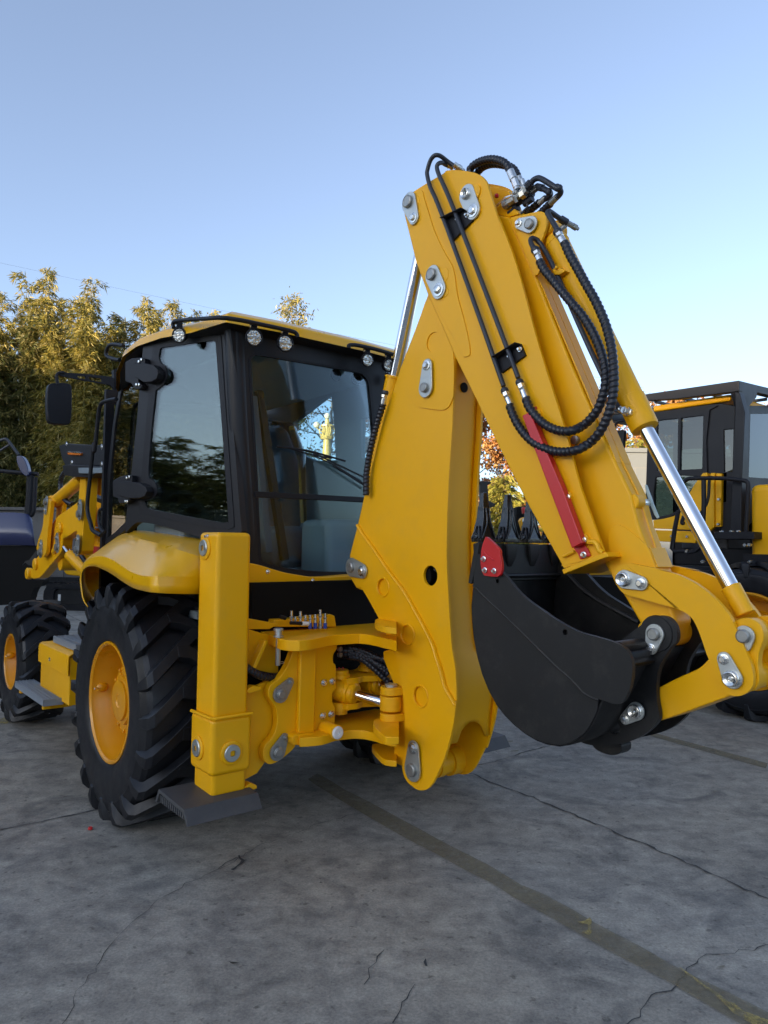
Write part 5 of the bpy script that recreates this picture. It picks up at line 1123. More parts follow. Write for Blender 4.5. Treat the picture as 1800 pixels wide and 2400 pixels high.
mb = MB(); mb.plate(P, px(P, pp((738, 500), (750, 490), (860, 498), (878, 510), (870, 530), (755, 525), (738, 515))), .02, M['orange'], off=-.018); mb.plate(P, px(P, pp((738, 495), (750, 488), (862, 494), (880, 508), (740, 500))), .01, M['bright'], off=-.022); mb.build('indicator_lamp', LX, bev=.003)

# ================================================================== THE SETTING
ORG = Vector((0, 0, 0))
def PW(y): return Pl((y*sa, y*ca, 0), (-ca, sa, 0), (0, 0, 1))      # upright plane straight ahead at distance y
def wp(p, y): return W(PW(y).hit(p))
def gnd(p): return W(PZ(0).hit(p))
bt = lambda *a: [(x/0.9217, 1800+y/0.9217) for x, y in a]
def concrete():
    m = bpy.data.materials.new("concrete_yard"); m.use_nodes = True; n = m.node_tree.nodes; l = m.node_tree.links; b = n["Principled BSDF"]
    tc = n.new("ShaderNodeTexCoord")
    def noise(s, d, r, dist=0):
        z = n.new("ShaderNodeTexNoise"); z.inputs["Scale"].default_value = s; z.inputs["Detail"].default_value = d; z.inputs["Roughness"].default_value = r; z.inputs["Distortion"].default_value = dist
        l.new(tc.outputs["Object"], z.inputs["Vector"]); return z.outputs["Fac"]
    def ramp(f, a, c):
        r = n.new("ShaderNodeValToRGB"); r.color_ramp.elements[0].position = a[0]; r.color_ramp.elements[0].color = (*a[1], 1); r.color_ramp.elements[1].position = c[0]; r.color_ramp.elements[1].color = (*c[1], 1)
        l.new(f, r.inputs[0]); return r.outputs[0]
    def mult(a, c, f=1.0):
        x = n.new("ShaderNodeMix"); x.data_type = 'RGBA'; x.blend_type = 'MULTIPLY'; x.inputs[0].default_value = f; l.new(a, x.inputs[6]); l.new(c, x.inputs[7]); return x.outputs[2]
    base = ramp(noise(1.1, 8, .65, .6), (.34, (.285, .256, .214)), (.68, (.365, .332, .282)))
    g2 = ramp(noise(9, 8, .72, .3), (.36, (.72, .72, .73)), (.62, (1.12, 1.12, 1.10)))
    g3 = ramp(noise(95, 4, .7), (.34, (.70, .70, .70)), (.66, (1.22, 1.22, 1.2)))
    st = ramp(noise(2.6, 6, .6, 1.6), (.33, (.42, .43, .46)), (.50, (1.04, 1.04, 1.03)))
    sp = ramp(noise(24, 3, .55), (.30, (.40, .39, .38)), (.38, (1, 1, 1))); sp2 = ramp(noise(260, 2, .6), (.30, (.55, .55, .55)), (.40, (1, 1, 1)))
    bl = ramp(noise(.55, 4, .5), (.35, (.97, .99, 1.03)), (.65, (1.03, 1.0, .96)))
    # scuffs stretched one way
    mp = n.new("ShaderNodeMapping"); mp.inputs["Scale"].default_value = (1.5, 4, 1); mp.inputs["Rotation"].default_value = (0, 0, .6); l.new(tc.outputs["Object"], mp.inputs[0])
    z = n.new("ShaderNodeTexNoise"); z.inputs["Scale"].default_value = 2.2; z.inputs["Detail"].default_value = 9; z.inputs["Roughness"].default_value = .75; l.new(mp.outputs[0], z.inputs["Vector"])
    sc_ = ramp(z.outputs["Fac"], (.32, (.76, .76, .77)), (.60, (1.10, 1.10, 1.09)))
    c = mult(mult(mult(mult(mult(mult(mult(base, g2), g3, .8), st, .6), sp, .7), bl), sc_, .9), sp2, .6)
    l.new(c, b.inputs["Base Color"]); b.inputs["Roughness"].default_value = .78; b.inputs["Specular IOR Level"].default_value = .35
    rr = n.new("ShaderNodeMapRange"); rr.inputs[3].default_value = .55; rr.inputs[4].default_value = .92; l.new(noise(3, 6, .6), rr.inputs[0]); l.new(rr.outputs[0], b.inputs["Roughness"])
    bp = n.new("ShaderNodeBump"); bp.inputs["Strength"].default_value = .35; bp.inputs["Distance"].default_value = .004; l.new(noise(70, 8, .7), bp.inputs["Height"]); l.new(bp.outputs[0], b.inputs["Normal"])
    return m
M['conc'] = concrete()
mb = MB(); mb.add([(-150, -90, 0), (150, -90, 0), (150, 300, 0), (-150, 300, 0)], [(0, 1, 2, 3)], M['conc'], False); tag(mb.build('ground'), kind='structure')
# worn painted lines
def worn(name, col, lo, hi, sc_=7):
    m = bpy.data.materials.new(name); m.use_nodes = True; n = m.node_tree.nodes; l = m.node_tree.links; b = n["Principled BSDF"]
    tc = n.new("ShaderNodeTexCoord"); z = n.new("ShaderNodeTexNoise"); z.inputs["Scale"].default_value = sc_; z.inputs["Detail"].default_value = 12; z.inputs["Roughness"].default_value = .78; l.new(tc.outputs["Object"], z.inputs["Vector"])
    r = n.new("ShaderNodeMapRange"); r.inputs[1].default_value = lo; r.inputs[2].default_value = hi; l.new(z.outputs["Fac"], r.inputs[0])
    z2 = n.new("ShaderNodeTexNoise"); z2.inputs["Scale"].default_value = 40; z2.inputs["Detail"].default_value = 5; l.new(tc.outputs["Object"], z2.inputs["Vector"])
    mx = n.new("ShaderNodeMix"); mx.data_type = 'RGBA'; mx.inputs[6].default_value = (*[c*.55 for c in col], 1); mx.inputs[7].default_value = (*[c*1.35 for c in col], 1); l.new(z2.outputs["Fac"], mx.inputs[0]); l.new(mx.outputs[2], b.inputs["Base Color"])
    b.inputs["Roughness"].default_value = .75; l.new(r.outputs[0], b.inputs["Alpha"]); return m
M['line'] = worn("worn_floor_line", (.225, .185, .11), .10, .78); M['yline'] = worn("yellow_paint_remains", (.44, .33, .10), .42, .60, 16)
def sheet(name, pts, m, z=.004):
    mb = MB(); P = [gnd(p) for p in pts]; mb.add([(p.x, p.y, z) for p in P], [tuple(range(len(P)))], m, False); return tag(mb.build(name), kind='structure')
cA = crop(700, 1780, 2.765); cB = crop(1200, 1980, 2.765)
lineL = cA([(60, 130), (90, 155), (250, 255), (400, 345), (550, 432), (700, 518), (900, 620), (1100, 732), (1250, 805)])+cB([(20, 350), (130, 410), (260, 480), (380, 550), (500, 618), (620, 690), (740, 752), (860, 812), (1000, 885), (1100, 945), (1300, 1060), (1450, 1150), (1700, 1290)])
lineR = cB([(1900, 1240), (1659, 1092), (1400, 960), (1150, 842), (1000, 762), (860, 680), (750, 620), (620, 555), (500, 490), (400, 428), (300, 375), (230, 335), (150, 300), (60, 265)])+cA([(1330, 748), (1220, 682), (1100, 622), (1000, 572), (900, 520), (800, 462), (700, 410), (580, 345), (450, 275), (300, 200), (170, 118), (120, 95)])
sheet('floor_line', lineL+lineR, M['line'])
sheet('floor_line', cB([(1080, 808), (1100, 812), (1180, 870), (1260, 930), (1335, 975), (1400, 1030), (1440, 1040), (1500, 1090), (1659, 1150), (1900, 1260), (1800, 1290), (1600, 1200), (1440, 1110), (1330, 1000), (1240, 930), (1150, 865)]), M['yline'], .008)
sheet('floor_line', cB([(428, 512), (470, 505), (505, 482), (518, 500), (512, 540), (525, 570), (505, 598), (450, 580), (495, 560), (490, 525), (450, 522)]), M['yline'], .008)
sheet('floor_line', [(1524, 1716), (1524, 1726), (1795, 1802), (1800, 1790)], M['line'])
sheet('floor_line', [(-40, 1712), (-40, 1694), (100, 1664), (100, 1674)], M['yline'])
M['crack'] = mat("crack_dirt", (.05, .048, .045), .9)
M['joint'] = mat("joint_filler", (.03, .028, .026), .9)
def crack(pts, w, name='crack', jit=.012, m=None):
    P = [gnd(p) for p in pts]; Q = []
    for a, b in zip(P, P[1:]):
        L = (b-a).length; k = max(2, int(L/.035))
        for i in range(k):
            p = a.lerp(b, i/k); Q.append(p+Vector((random.uniform(-jit, jit), random.uniform(-jit, jit), 0)))
    Q.append(P[-1]); vs = []; fs = []
    for i, p in enumerate(Q):
        d = (Q[min(i+1, len(Q)-1)]-Q[max(i-1, 0)]); n_ = Vector((-d.y, d.x, 0)).normalized(); ww = w*random.uniform(.25, 1.3)
        vs += [(p.x+n_.x*ww, p.y+n_.y*ww, .0035), (p.x-n_.x*ww*random.uniform(.3, 1.2), p.y-n_.y*ww, .0035)]
    for i in range(len(Q)-1): fs.append((2*i, 2*i+1, 2*i+3, 2*i+2))
    mb = MB(); mb.add(vs, fs, m or M['crack'], False); return tag(mb.build(name), kind='structure')
crack(bt((-30, 141), (120, 110), (235, 85)), .006, 'floor_joint', .004)
crack(bt((985, -1), (1030, 18), (1060, 30), (1150, 64), (1240, 102), (1420, 178), (1560, 240), (1720, 312)), .007, 'floor_joint', .010)
crack([(1069, 1801), (1140, 1790), (1180, 1779), (1220, 1766), (1290, 1748)], .005, 'floor_joint', .008)
crack([(1069, 1801), (1040, 1815), (1000, 1835), (950, 1860)], .002, 'floor_joint', .006)
crack(bt((800, 92), (700, 118), (640, 140), (560, 170), (500, 205), (400, 252), (350, 282), (300, 322), (262, 360), (230, 390), (215, 430), (190, 450), (170, 480), (150, 520), (130, 560)), .0016, 'crack', .012)
crack(bt((1700, 384), (1640, 388), (1600, 396), (1540, 402), (1510, 412), (1488, 436), (1475, 462), (1440, 478), (1402, 497), (1385, 525), (1350, 560)), .0026, 'crack', .013)
crack([(1666, 1645), (1730, 1668), (1800, 1697)], .004, 'floor_joint', .006); crack([(141, 1433), (160, 1442), (200, 1461)], .008, 'floor_joint', .004)
crack(bt((470, 218), (490, 205), (510, 196), (520, 192)), .004, 'crack', .004); crack(bt((500, 222), (512, 214), (524, 200), (516, 190)), .009, 'crack', .006)
crack(bt((828, 396), (800, 435), (786, 470)), .003, 'crack', .01); crack(bt((918, 414), (921, 430)), .004, 'crack', .003); crack(bt((900, 470), (870, 510), (848, 553)), .0022, 'crack', .01)
# litter
def litter(name, c, s, m, label, cat, group=None, h=.002, shape=None):
    p = gnd(bt(c)[0]); mb = MB(); a0 = random.random()*6
    if shape == 'cap': mb.lathe((p.x, p.y, .004), (0, 0, 1), [(0, s), (.010, s*.95), (.012, s*.8), (.010, s*.5), (.010, 0)], m, 20)
    else:
        vs = [(p.x+s*r_*math.cos(a0+t), p.y+s*r_*math.sin(a0+t)*.35, .006+h*math.cos(2*t)) for t, r_ in ((0, 1.2), (.8, .8), (1.6, .6), (2.4, .8), (3.14, 1.2), (4, .7), (4.7, .6), (5.5, .8))]; mb.add(vs, [tuple(range(8))], m)
    o = mb.build(name); tag(o, label, cat, group); return o
M['dleaf'] = mat("dead_leaf", (.22, .19, .13), .7); M['bleaf'] = mat("dark_leaf", (.02, .018, .015), .7)
litter('bottle_cap', (195, 134), .012, M['red'], "small round red cap lying on the concrete in front of the big rear tyre", "cap", shape='cap')
for c, w_ in (((1543, 52), "farther one, beyond the long floor joint"), ((1558, 432), "nearer one, beside the worn line")): litter('dead_leaf', c, .016, M['dleaf'], "small pale dry leaf scrap at the right, "+w_, "leaf", "scraps of leaf on the floor")
litter('dead_leaf', (506, 424), .018, M['bleaf'], "small black shrivelled leaf lying on the concrete in the foreground", "leaf", "scraps of leaf on the floor")
litter('dead_leaf', (694, 250), .010, M['bleaf'], "tiny dark speck of leaf on the middle of the concrete, nearest the foot pad", "leaf", "scraps of leaf on the floor")
for k, (x, y) in enumerate([(1192, 1740), (1205, 1762)]):
    p = gnd((x, y)); mb = MB(); mb.add([(p.x-.03, p.y-.01, .005), (p.x+.03, p.y+.0, .006), (p.x+.035, p.y+.006, .012), (p.x-.02, p.y+.004, .008)], [(0, 1, 2, 3)], M['dleaf']); tag(mb.build('dead_leaf'), ["thin pale straw scrap on the floor just right of the boom foot, upper one", "thin pale straw scrap on the floor just right of the boom foot, lower one"][k], "leaf", "scraps of leaf on the floor")

# ---------------- walls
M['wall'] = mat("weathered_wall", (.17, .155, .14), .85, bump=.6, bscale=40, var=.25, vscale=1.2, dirt=(.06, .055, .05), damt=.7, dscale=.8)
def blocks():
    m = bpy.data.materials.new("grey_block_wall"); m.use_nodes = True; n = m.node_tree.nodes; l = m.node_tree.links; b = n["Principled BSDF"]
    tc = n.new("ShaderNodeTexCoord"); mp = n.new("ShaderNodeMapping"); mp.inputs["Rotation"].default_value = (math.pi/2, 0, 0); l.new(tc.outputs["Object"], mp.inputs[0])
    br = n.new("ShaderNodeTexBrick"); br.inputs["Scale"].default_value = 1; br.inputs["Brick Width"].default_value = 1.2; br.inputs["Row Height"].default_value = .6; br.inputs["Mortar Size"].default_value = .012
    br.inputs["Color1"].default_value = (.165, .18, .185, 1); br.inputs["Color2"].default_value = (.19, .205, .21, 1); br.inputs["Mortar"].default_value = (.2, .2, .19, 1); l.new(mp.outputs[0], br.inputs["Vector"]); l.new(br.outputs[0], b.inputs["Base Color"]); b.inputs["Roughness"].default_value = .85; return m
M['blocks'] = blocks()
mb = MB(); mb.add([], [], M['wall']); 
def wbox(mb, x0, x1, y0, y1, z0, z1, m): mb.box(x0, x1, y0, y1, z0, z1, m)
wbox(mb, -60, 3.0, 23.6, 23.9, 0, 2.45, M['wall'])
for i in range(22): wbox(mb, -60+2.9*i, -59.65+2.9*i, 23.52, 23.6, 0, 2.5, M['wall'])
wbox(mb, -60, 3.0, 23.5, 24.0, 2.45, 2.55, M['wall'])
tag(mb.build('boundary_wall', bev=.01), "low brown-grey weathered wall with piers below the bamboo, at the left", "wall")
mb = MB(); wbox(mb, 6.3, 40, 19.0, 19.3, 0, 4.0, M['blocks']); wbox(mb, 6.2, 40.1, 18.95, 19.35, 4.0, 4.12, M['blocks']); tag(mb.build('block_wall', bev=.01), "pale grey block wall behind the wheel loader at the right", "wall")
# unseen sheds added behind the viewer, spread and sized to shade the yard
M['shed'] = mat("shed_cladding", (.42, .42, .41), .6, var=.08, vscale=.3, bump=.2, bscale=5)
M['shedroof'] = mat("shed_roof", (.12, .15, .2), .5)
def sunpl(l0, l1, D=60):
    a = (-.7071*D+.7071*l0, -.7071*D-.7071*l0); b = (-.7071*D+.7071*l1, -.7071*D-.7071*l1)
    u = Vector((b[0]-a[0], b[1]-a[1], 0)); return Pl((a[0], a[1], 0), u, (0, 0, 1)), u.length
for l0, l1, H_, lab in ((-31, -19.7, 17.0, "tall grey hall added unseen behind the viewer to shade the yard and bamboo"), (-19.5, 52, 12.6, "lower grey hall added unseen behind the viewer to shade the machines")):
    pl_, L_ = sunpl(l0, l1); sg = 1 if pl_.n.y < 0 else -1
    mb = MB(); mb.plate(pl_, [(0, 0), (L_, 0), (L_, H_), (0, H_)], 18*sg, M['shed'])
    for i in range(int(L_/7)): mb.plate(pl_, [(2+7*i, H_*.5), (6+7*i, H_*.5), (6+7*i, H_*.72), (2+7*i, H_*.72)], .05, M['plastic'], off=-.05*sg)
    tag(mb.build('shade_hall'), lab, "building")
mb = MB(); a = wp((-60, 603), 30); b = wp((924, 809), 27); c_ = wp((1500, 900), 25); mb.tube([a, a.lerp(b, .5)-Vector((0, 0, .05)), b, c_], .003, M['plastic'], n=5); tag(mb.build('overhead_cable'), "thin dark overhead cable sloping down across the sky at the left", "cable")

# ---------------- foliage
def leafmat(name, cols, trans=.35, rough=.5):
    m = bpy.data.materials.new(name); m.use_nodes = True; n = m.node_tree.nodes; l = m.node_tree.links; n.clear()
    out = n.new("ShaderNodeOutputMaterial"); g_ = n.new("ShaderNodeNewGeometry"); r = n.new("ShaderNodeValToRGB"); l.new(g_.outputs["Random Per Island"], r.inputs[0])
    e = r.color_ramp.elements; e[0].color = (*cols[0], 1); e[1].color = (*cols[-1], 1); e[1].position = 1
    for i, c in enumerate(cols[1:-1]): x = e.new((i+1)/(len(cols)-1)); x.color = (*c, 1)
    p = n.new("ShaderNodeBsdfPrincipled"); p.inputs["Roughness"].default_value = rough; p.inputs["Specular IOR Level"].default_value = .35; l.new(r.outputs[0], p.inputs["Base Color"])
    t = n.new("ShaderNodeBsdfTranslucent"); l.new(r.outputs[0], t.inputs[0]); mx = n.new("ShaderNodeMixShader"); mx.inputs[0].default_value = trans
    l.new(p.outputs[0], mx.inputs[1]); l.new(t.outputs[0], mx.inputs[2]); l.new(mx.outputs[0], out.inputs[0]); return m
M['bam'] = leafmat("bamboo_leaves", [(.03, .05, .012), (.07, .09, .02), (.18, .17, .045), (.25, .20, .06), (.08, .085, .022), (.40, .33, .13)])
M['bam2'] = leafmat("golden_bamboo_leaves", [(.06, .08, .018), (.20, .19, .04), (.42, .32, .06), (.28, .25, .06), (.54, .45, .18)])
M['aut'] = leafmat("autumn_leaves", [(.30, .09, .02), (.42, .17, .05), (.50, .26, .09), (.24, .12, .05), (.55, .36, .16), (.30, .22, .06)])
M['ced'] = leafmat("cedar_needles", [(.16, .17, .02), (.28, .27, .04), (.38, .34, .07), (.20, .17, .04)], .25)
M['bark'] = mat("bark", (.10, .075, .05), .9, bump=.8, bscale=30, var=.3, vscale=8); M['culm'] = mat("bamboo_culm", (.22, .20, .06), .5, var=.3, vscale=5)
M['barkp'] = mat("pale_bark", (.26, .22, .18), .85, bump=.5, bscale=30, var=.2, vscale=8)
def leaves(name, pos, dirs, L, Wd, m, parent, shape=1):
    pos = np.asarray(pos, dtype=np.float64); dirs = np.asarray(dirs, dtype=np.float64); N = len(pos)
    dirs /= np.linalg.norm(dirs, axis=1)[:, None]+1e-9
    rnd = np.random.normal(size=(N, 3)); side = np.cross(dirs, rnd); side /= np.linalg.norm(side, axis=1)[:, None]+1e-9
    l_ = (L*np.random.uniform(.6, 1.25, N))[:, None]; w_ = (Wd*np.random.uniform(.7, 1.2, N))[:, None]
    v = np.empty((N, 4, 3)); v[:, 0] = pos; v[:, 1] = pos+dirs*l_*.4+side*w_/2; v[:, 2] = pos+dirs*l_+np.array([0, 0, -1])*l_*.12; v[:, 3] = pos+dirs*l_*.4-side*w_/2
    me = bpy.data.meshes.new(name); me.vertices.add(4*N); me.vertices.foreach_set("co", v.reshape(-1)); me.loops.add(4*N); me.loops.foreach_set("vertex_index", np.arange(4*N, dtype=np.int32))
    me.polygons.add(N); me.polygons.foreach_set("loop_start", np.arange(0, 4*N, 4, dtype=np.int32)); me.polygons.foreach_set("loop_total", np.full(N, 4, dtype=np.int32)); me.materials.append(m); me.update(calc_edges=True)
    o = bpy.data.objects.new(name, me); COL.objects.link(o); o.parent = parent; return o
def bamboo_proto(H, nc, R, m, dens=1.0):
    root = empty('bamboo_clump'); mb = MB(); pos = []; dr = []
    for c in range(nc):
        a = random.random()*6.28; r0 = R*.35*math.sqrt(random.random()); lean = random.uniform(.3, 1.0)*R; h = H*random.uniform(.72, 1.0) if c else H
        if c == 0: lean = .3*R
        bx, by = r0*math.cos(a), r0*math.sin(a); a2 = a+random.uniform(-.6, .6)
        P = [Vector((bx+lean*math.cos(a2)*(t**2), by+lean*math.sin(a2)*(t**2), h*(t-.06*t*t*t))) for t in [i/10 for i in range(11)]]
        mb.tube(P, lambda t: .032*(1-t)+.006, M['culm'], n=6, seg=1, spline=False)
        s = .10
        while s < 1.0:
            k = int(s*10); p = P[k].lerp(P[min(10, k+1)], s*10-k)
            for _ in range(2):
                b = random.random()*6.28; bl = random.uniform(.45, 1.05)*(1.15-s*.72); up = random.uniform(.25, .8)
                nb = int(15*dens)
                for q in range(nb):
                    t = (q+random.random())/nb; x = bl*t
                    o = p+Vector((math.cos(b)*x, math.sin(b)*x, up*x-.55*x*x/bl))+Vector((random.gauss(0, .05), random.gauss(0, .05), random.gauss(0, .05)))
                    d0 = Vector((math.cos(b), math.sin(b), up-1.1*t))
                    for _ in range(3):
                        pos.append(o); dr.append(d0+Vector((random.gauss(0, .55), random.gauss(0, .55), random.gauss(-.25, .45))))
            s += .022 if s > .25 else .04
    mb.build('culms', root); leaves('leaves', pos, dr, .23, .034, m, root); return root
def place(proto, x, y, rz, s, label, cat, group, used):
    if not used.get(proto): r = proto; used[proto] = True
    else:
        r = proto.copy(); COL.objects.link(r)
        for ch in proto.children: c = ch.copy(); COL.objects.link(c); c.parent = r
    r.location = (x, y, 0); r.rotation_euler = (0, 0, rz); r.scale = (s[0], s[0], s[1]); tag(r, label, cat, group); return r
used = {}
B1 = bamboo_proto(10.0, 15, 1.5, M['bam']); B2 = bamboo_proto(10.0, 15, 1.6, M['bam2']); B3 = bamboo_proto(10.0, 10, 1.2, M['bam2'], .8)
spots = [(-13.9, 26, B1, 1.0, 1.14), (-12.9, 25.2, B1, .9, 1.08), (-11.7, 25.6, B3, .95, 1.17), (-10.6, 25.2, B2, 1.0, 1.06), (-9.7, 25.8, B2, 1.0, 1.08), (-8.8, 25.2, B1, .9, 1.00), (-7.5, 25.7, B3, .8, 1.09), (-6.7, 25.4, B3, .7, 1.02), (-6.1, 25.8, B1, .9, .88), (-5.1, 25.3, B1, 1.0, .82), (-15.2, 25.6, B2, 1.1, 1.1), (-17.5, 25.6, B1, 1.2, 1.0), (-20.5, 26, B2, 1.3, 1.05), (-23.5, 26, B1, 1.3, 1.0), (-27, 26, B2, 1.4, 1.0), (-13.0, 7.0, B1, 1.5, .50), (-14.5, 10.0, B1, 1.6, .62), (-16.5, 13.5, B1, 1.7, .66), (-13.5, 4.0, B2, 1.3, .40), (-18.5, 17.5, B1, 1.8, .72)]  # last five, low and out of view, are added to darken the side-window reflection
wh = ["at the far left edge", "second from the left edge", "with the highest golden top", "right of the tallest one", "left of the cab roof", "dark one nearest left of the roof handle", "thin one whose top stands alone above the roof", "behind the left end of the cab roof", "behind the roof's left light", "behind the cab's corner pillar", "beyond the left edge", "beyond the left edge, second", "beyond the left edge, third", "beyond the left edge, fourth", "beyond the left edge, fifth"]+["low one added unseen at left for window reflections, "+k for k in ("second nearest", "middle one", "fourth one", "nearest", "farthest")]
for (x, y, p, s, h), w_ in zip(spots, wh): place(p, x, y, random.random()*6.28, (s, h), ("golden" if p is not B1 else "olive green")+" bamboo clump, "+w_, "bamboo", "bamboo clumps", used)
def tree(name, x, y, H, cr_, nleaf, m, bark, L, Wd, label, cat, group=None, base=.12, nb=26, bare=1.0, tr=.12):
    root = empty(name, (x, y, 0)); mb = MB(); tips = []
    tk = [Vector((random.gauss(0, .06)*i/8, random.gauss(0, .06)*i/8, H*.96*i/8)) for i in range(9)]
    mb.tube(tk, lambda t: tr*(1-t)+.012, bark, n=8)
    for i in range(nb):
        s = base+(1-base)*(i+random.random())/nb; k = min(7, int(s*8)); p = tk[k].lerp(tk[k+1], s*8-k); a = i*2.4+random.random()
        R = cr_*math.sin(math.pi*min(1, .18+.78*s))**.7*random.uniform(.75, 1.1); up = random.uniform(.25, .75)
        e = p+Vector((math.cos(a)*R, math.sin(a)*R, up*R)); mid = p.lerp(e, .5)+Vector((random.gauss(0, .1), random.gauss(0, .1), -.06*R))
        mb.tube([p, mid, e], lambda t: .30*tr*(1-t)*(1-s*.6)+.006, bark, n=5, seg=3)
        for _ in range(5):
            q = mid.lerp(e, random.uniform(-.4, 1)); e2 = q+Vector((random.gauss(0, .35), random.gauss(0, .35), random.uniform(.1, .6)))*R*.45; mb.tube([q, e2], .007, bark, n=4, spline=False); tips.append((q, e2))
        tips.append((mid, e))
    mb.build('trunk', root); pos = []; dr = []
    for i in range(nleaf):
        a, b = random.choice(tips); t = random.random(); o = a.lerp(b, t)+Vector((random.gauss(0, .16), random.gauss(0, .16), random.gauss(0, .14)))*bare; pos.append(o); dr.append(Vector((random.gauss(0, 1), random.gauss(0, 1), random.gauss(-.3, .8))))
    leaves('crown', pos, dr, L, Wd, m, root); return tag(root, label, cat, group)
names_ = ["left of the boom, beside the cab", "behind the boom", "in the gap between boom and dipper", "behind the dipper", "behind the hanging hoses", "left of the wheel loader's mirror", "behind the wheel loader's cab", "behind the wheel loader's roof", "at the right edge", "beyond the right edge", "far beyond the right edge"]
for i, (x, y, H) in enumerate([(-.6, 33, 8.9), (1.6, 32, 8.4), (4.0, 32, 8.3), (6.4, 33, 8.6), (8.8, 32, 8.6), (11.0, 32, 8.5), (13.2, 32, 8.4), (15.5, 33, 8.2), (18, 32, 8), (21, 32, 8), (25, 33, 8.5)]):
    tree('autumn_tree', x, y, H, 2.1, 9500, M['aut'], M['bark'], .17, .12, "dense orange autumn tree "+names_[i], "tree", "row of autumn trees far behind", base=.08)
tree('bare_tree', -2.3, 30, 9.5, 2.8, 1500, M['aut'], M['barkp'], .14, .09, "nearly bare pale-branched tree seen through the cab's rear window", "tree", nb=40, base=.2, tr=.14)
tree('leafy_tree', -3.7, 27.5, 11.4, 1.5, 3600, M['bam2'], M['barkp'], .20, .05, "sparse tree whose light orange-tipped top shows above the cab roof", "tree", nb=30, base=.3, tr=.09)
def conifer(x, y, H, R, label, n=20):
    root = empty('cedar_tree', (x, y, 0)); mb = MB(); mb.tube([(0, 0, 0), (0, 0, H*.5), (0, 0, H)], lambda t: .09*(1-t)+.01, M['bark'], n=8); pos = []; dr = []
    for i in range(n*5):
        s = .06+.92*i/(n*5); z = H*s; a = i*2.4+random.random()*.5; L_ = R*(1-s)**.8*random.uniform(.8, 1.15)+.12
        e = Vector((math.cos(a)*L_, math.sin(a)*L_, z-.10*L_)); p0 = Vector((0, 0, z+.05)); mb.tube([p0, p0.lerp(e, .5)+Vector((0, 0, .08*L_)), e], .012, M['bark'], n=4, seg=2)
        k = int(260*L_)
        for _ in range(k):
            t = random.random()**.7; o = p0.lerp(e, t)+Vector((0, 0, .16*L_*t*(1-t)*2)); sd = Vector((-math.sin(a), math.cos(a), 0))*random.uniform(-1, 1)*.26*L_*(1.15-t); o = o+sd+Vector((0, 0, random.gauss(-.02, .03))); pos.append(o); dr.append(Vector((math.cos(a), math.sin(a), -.35))+sd*2.2+Vector((random.gauss(0, .25), random.gauss(0, .25), random.gauss(0, .2))))
    mb.build('trunk', root); leaves('crown', pos, dr, .13, .035, M['ced'], root); return tag(root, label, "tree", "yellow-green cedars")
p = wp((1150, 1200), 18); conifer(p.x+.3, p.y, 3.3, 1.6, "yellow-green cedar standing in the gap between boom and dipper")
p = wp((1490, 1200), 24); conifer(p.x, p.y, 5.2, 2.2, "yellow-green cedar behind the block wall beside the wheel loader")
for k, (x_, y_, H_) in enumerate(((-7.6, 6.9, 2.9), (-9.6, 8.4, 3.9), (-8.9, 5.6, 2.7))): conifer(x_, y_, H_, 1.5, "yellow-green cedar added unseen at left to darken the window reflection, "+["middle one", "tallest one", "shortest one"][k], 12)  # unseen cedars put in to break up the side window's reflection
# ---------------- street lamp seen through the cab
M['lampy'] = mat("cream_lamp_paint", (.62, .45, .12), .45, coat=.2); M['globe'] = mat("opal_globe", (.8, .76, .6), .25)
L0 = wp((767, 1000), 24.5); root = empty('street_lamp', (L0.x, L0.y, 0)); tag(root, "ornate cream and yellow street lamp with globes, seen through the cab windows", "street lamp")
def zz(y): return wp((767, y), 24.5).z
mb = MB().lathe((0, 0, 0), (0, 0, 1), [(0, .28), (.5, .26), (.55, .18), (1.2, .13), (zz(1078)-.1, .11), (zz(1078), .12), (zz(1060), .15), (zz(1030), .12), (zz(1027), .22)], M['lampy'], 12); mb.build('column', root)
mb = MB().lathe((0, 0, 0), (0, 0, 1), [(zz(1030), .20), (zz(1024), .24), (zz(1020), .19), (zz(1000), .17), (zz(1000), .22), (zz(996), .22), (zz(993), .08), (zz(983), .07)], M['lampy'], 8)
for k in range(6): t = k*math.pi/3; mb.tube([(.17*math.cos(t), .17*math.sin(t), zz(1024)), (.27*math.cos(t), .27*math.sin(t), zz(1012)), (.20*math.cos(t), .20*math.sin(t), zz(1000))], .018, M['lampy'], n=6)
mb.build('lantern', root)
for x, z in ((0, zz(975)), (.36, zz(996)), (-.36, zz(996))): mb = MB().ball((x, 0, z), .11, M['globe']); mb.tube([(x, 0, z-.1), (x*.6, 0, z-.22), (0, 0, z-.25)], .015, M['lampy'], n=6); mb.build('globe', root)

# ================================================================== THE WHEEL LOADER AT THE RIGHT
rc_ = 6.80
fc_ = PR(rc_).hit(g(c14, 852, 90)).y
ORG = Vector((7.6, fc_+.8, 0)); WL = empty('wheel_loader', W(ORG), YAW); tag(WL, "yellow wheel loader with black cab cage and roof guard, parked at the right edge", "wheel loader")
q4 = lambda *a: c14(list(a))
P = PR(rc_)
mb = MB(); mb.plate(P, px(P, q4((855, 42), (40, 162), (62, 218), (300, 205), (755, 150), (800, 145), (855, 135)), False), .08, CB_); mb.plate(P, px(P, q4((818, 140), (822, 262), (798, 890), (778, 1340), (770, 1362), (872, 1364), (880, 900), (906, 320), (860, 150)), False), .10, CB_)
mb.build('roll_cage_side', WL, bev=.008)
P = PF(fc_); mb = MB(); mb.plate(P, px(P, q4((855, 42), (1015, 82), (1300, 150), (1300, 215), (1015, 150), (1010, 190), (952, 258), (945, 320), (920, 900), (915, 1362), (873, 1364), (880, 900), (905, 320), (856, 150)), False), .08, CB_); mb.build('roll_cage_rear', WL, bev=.008)
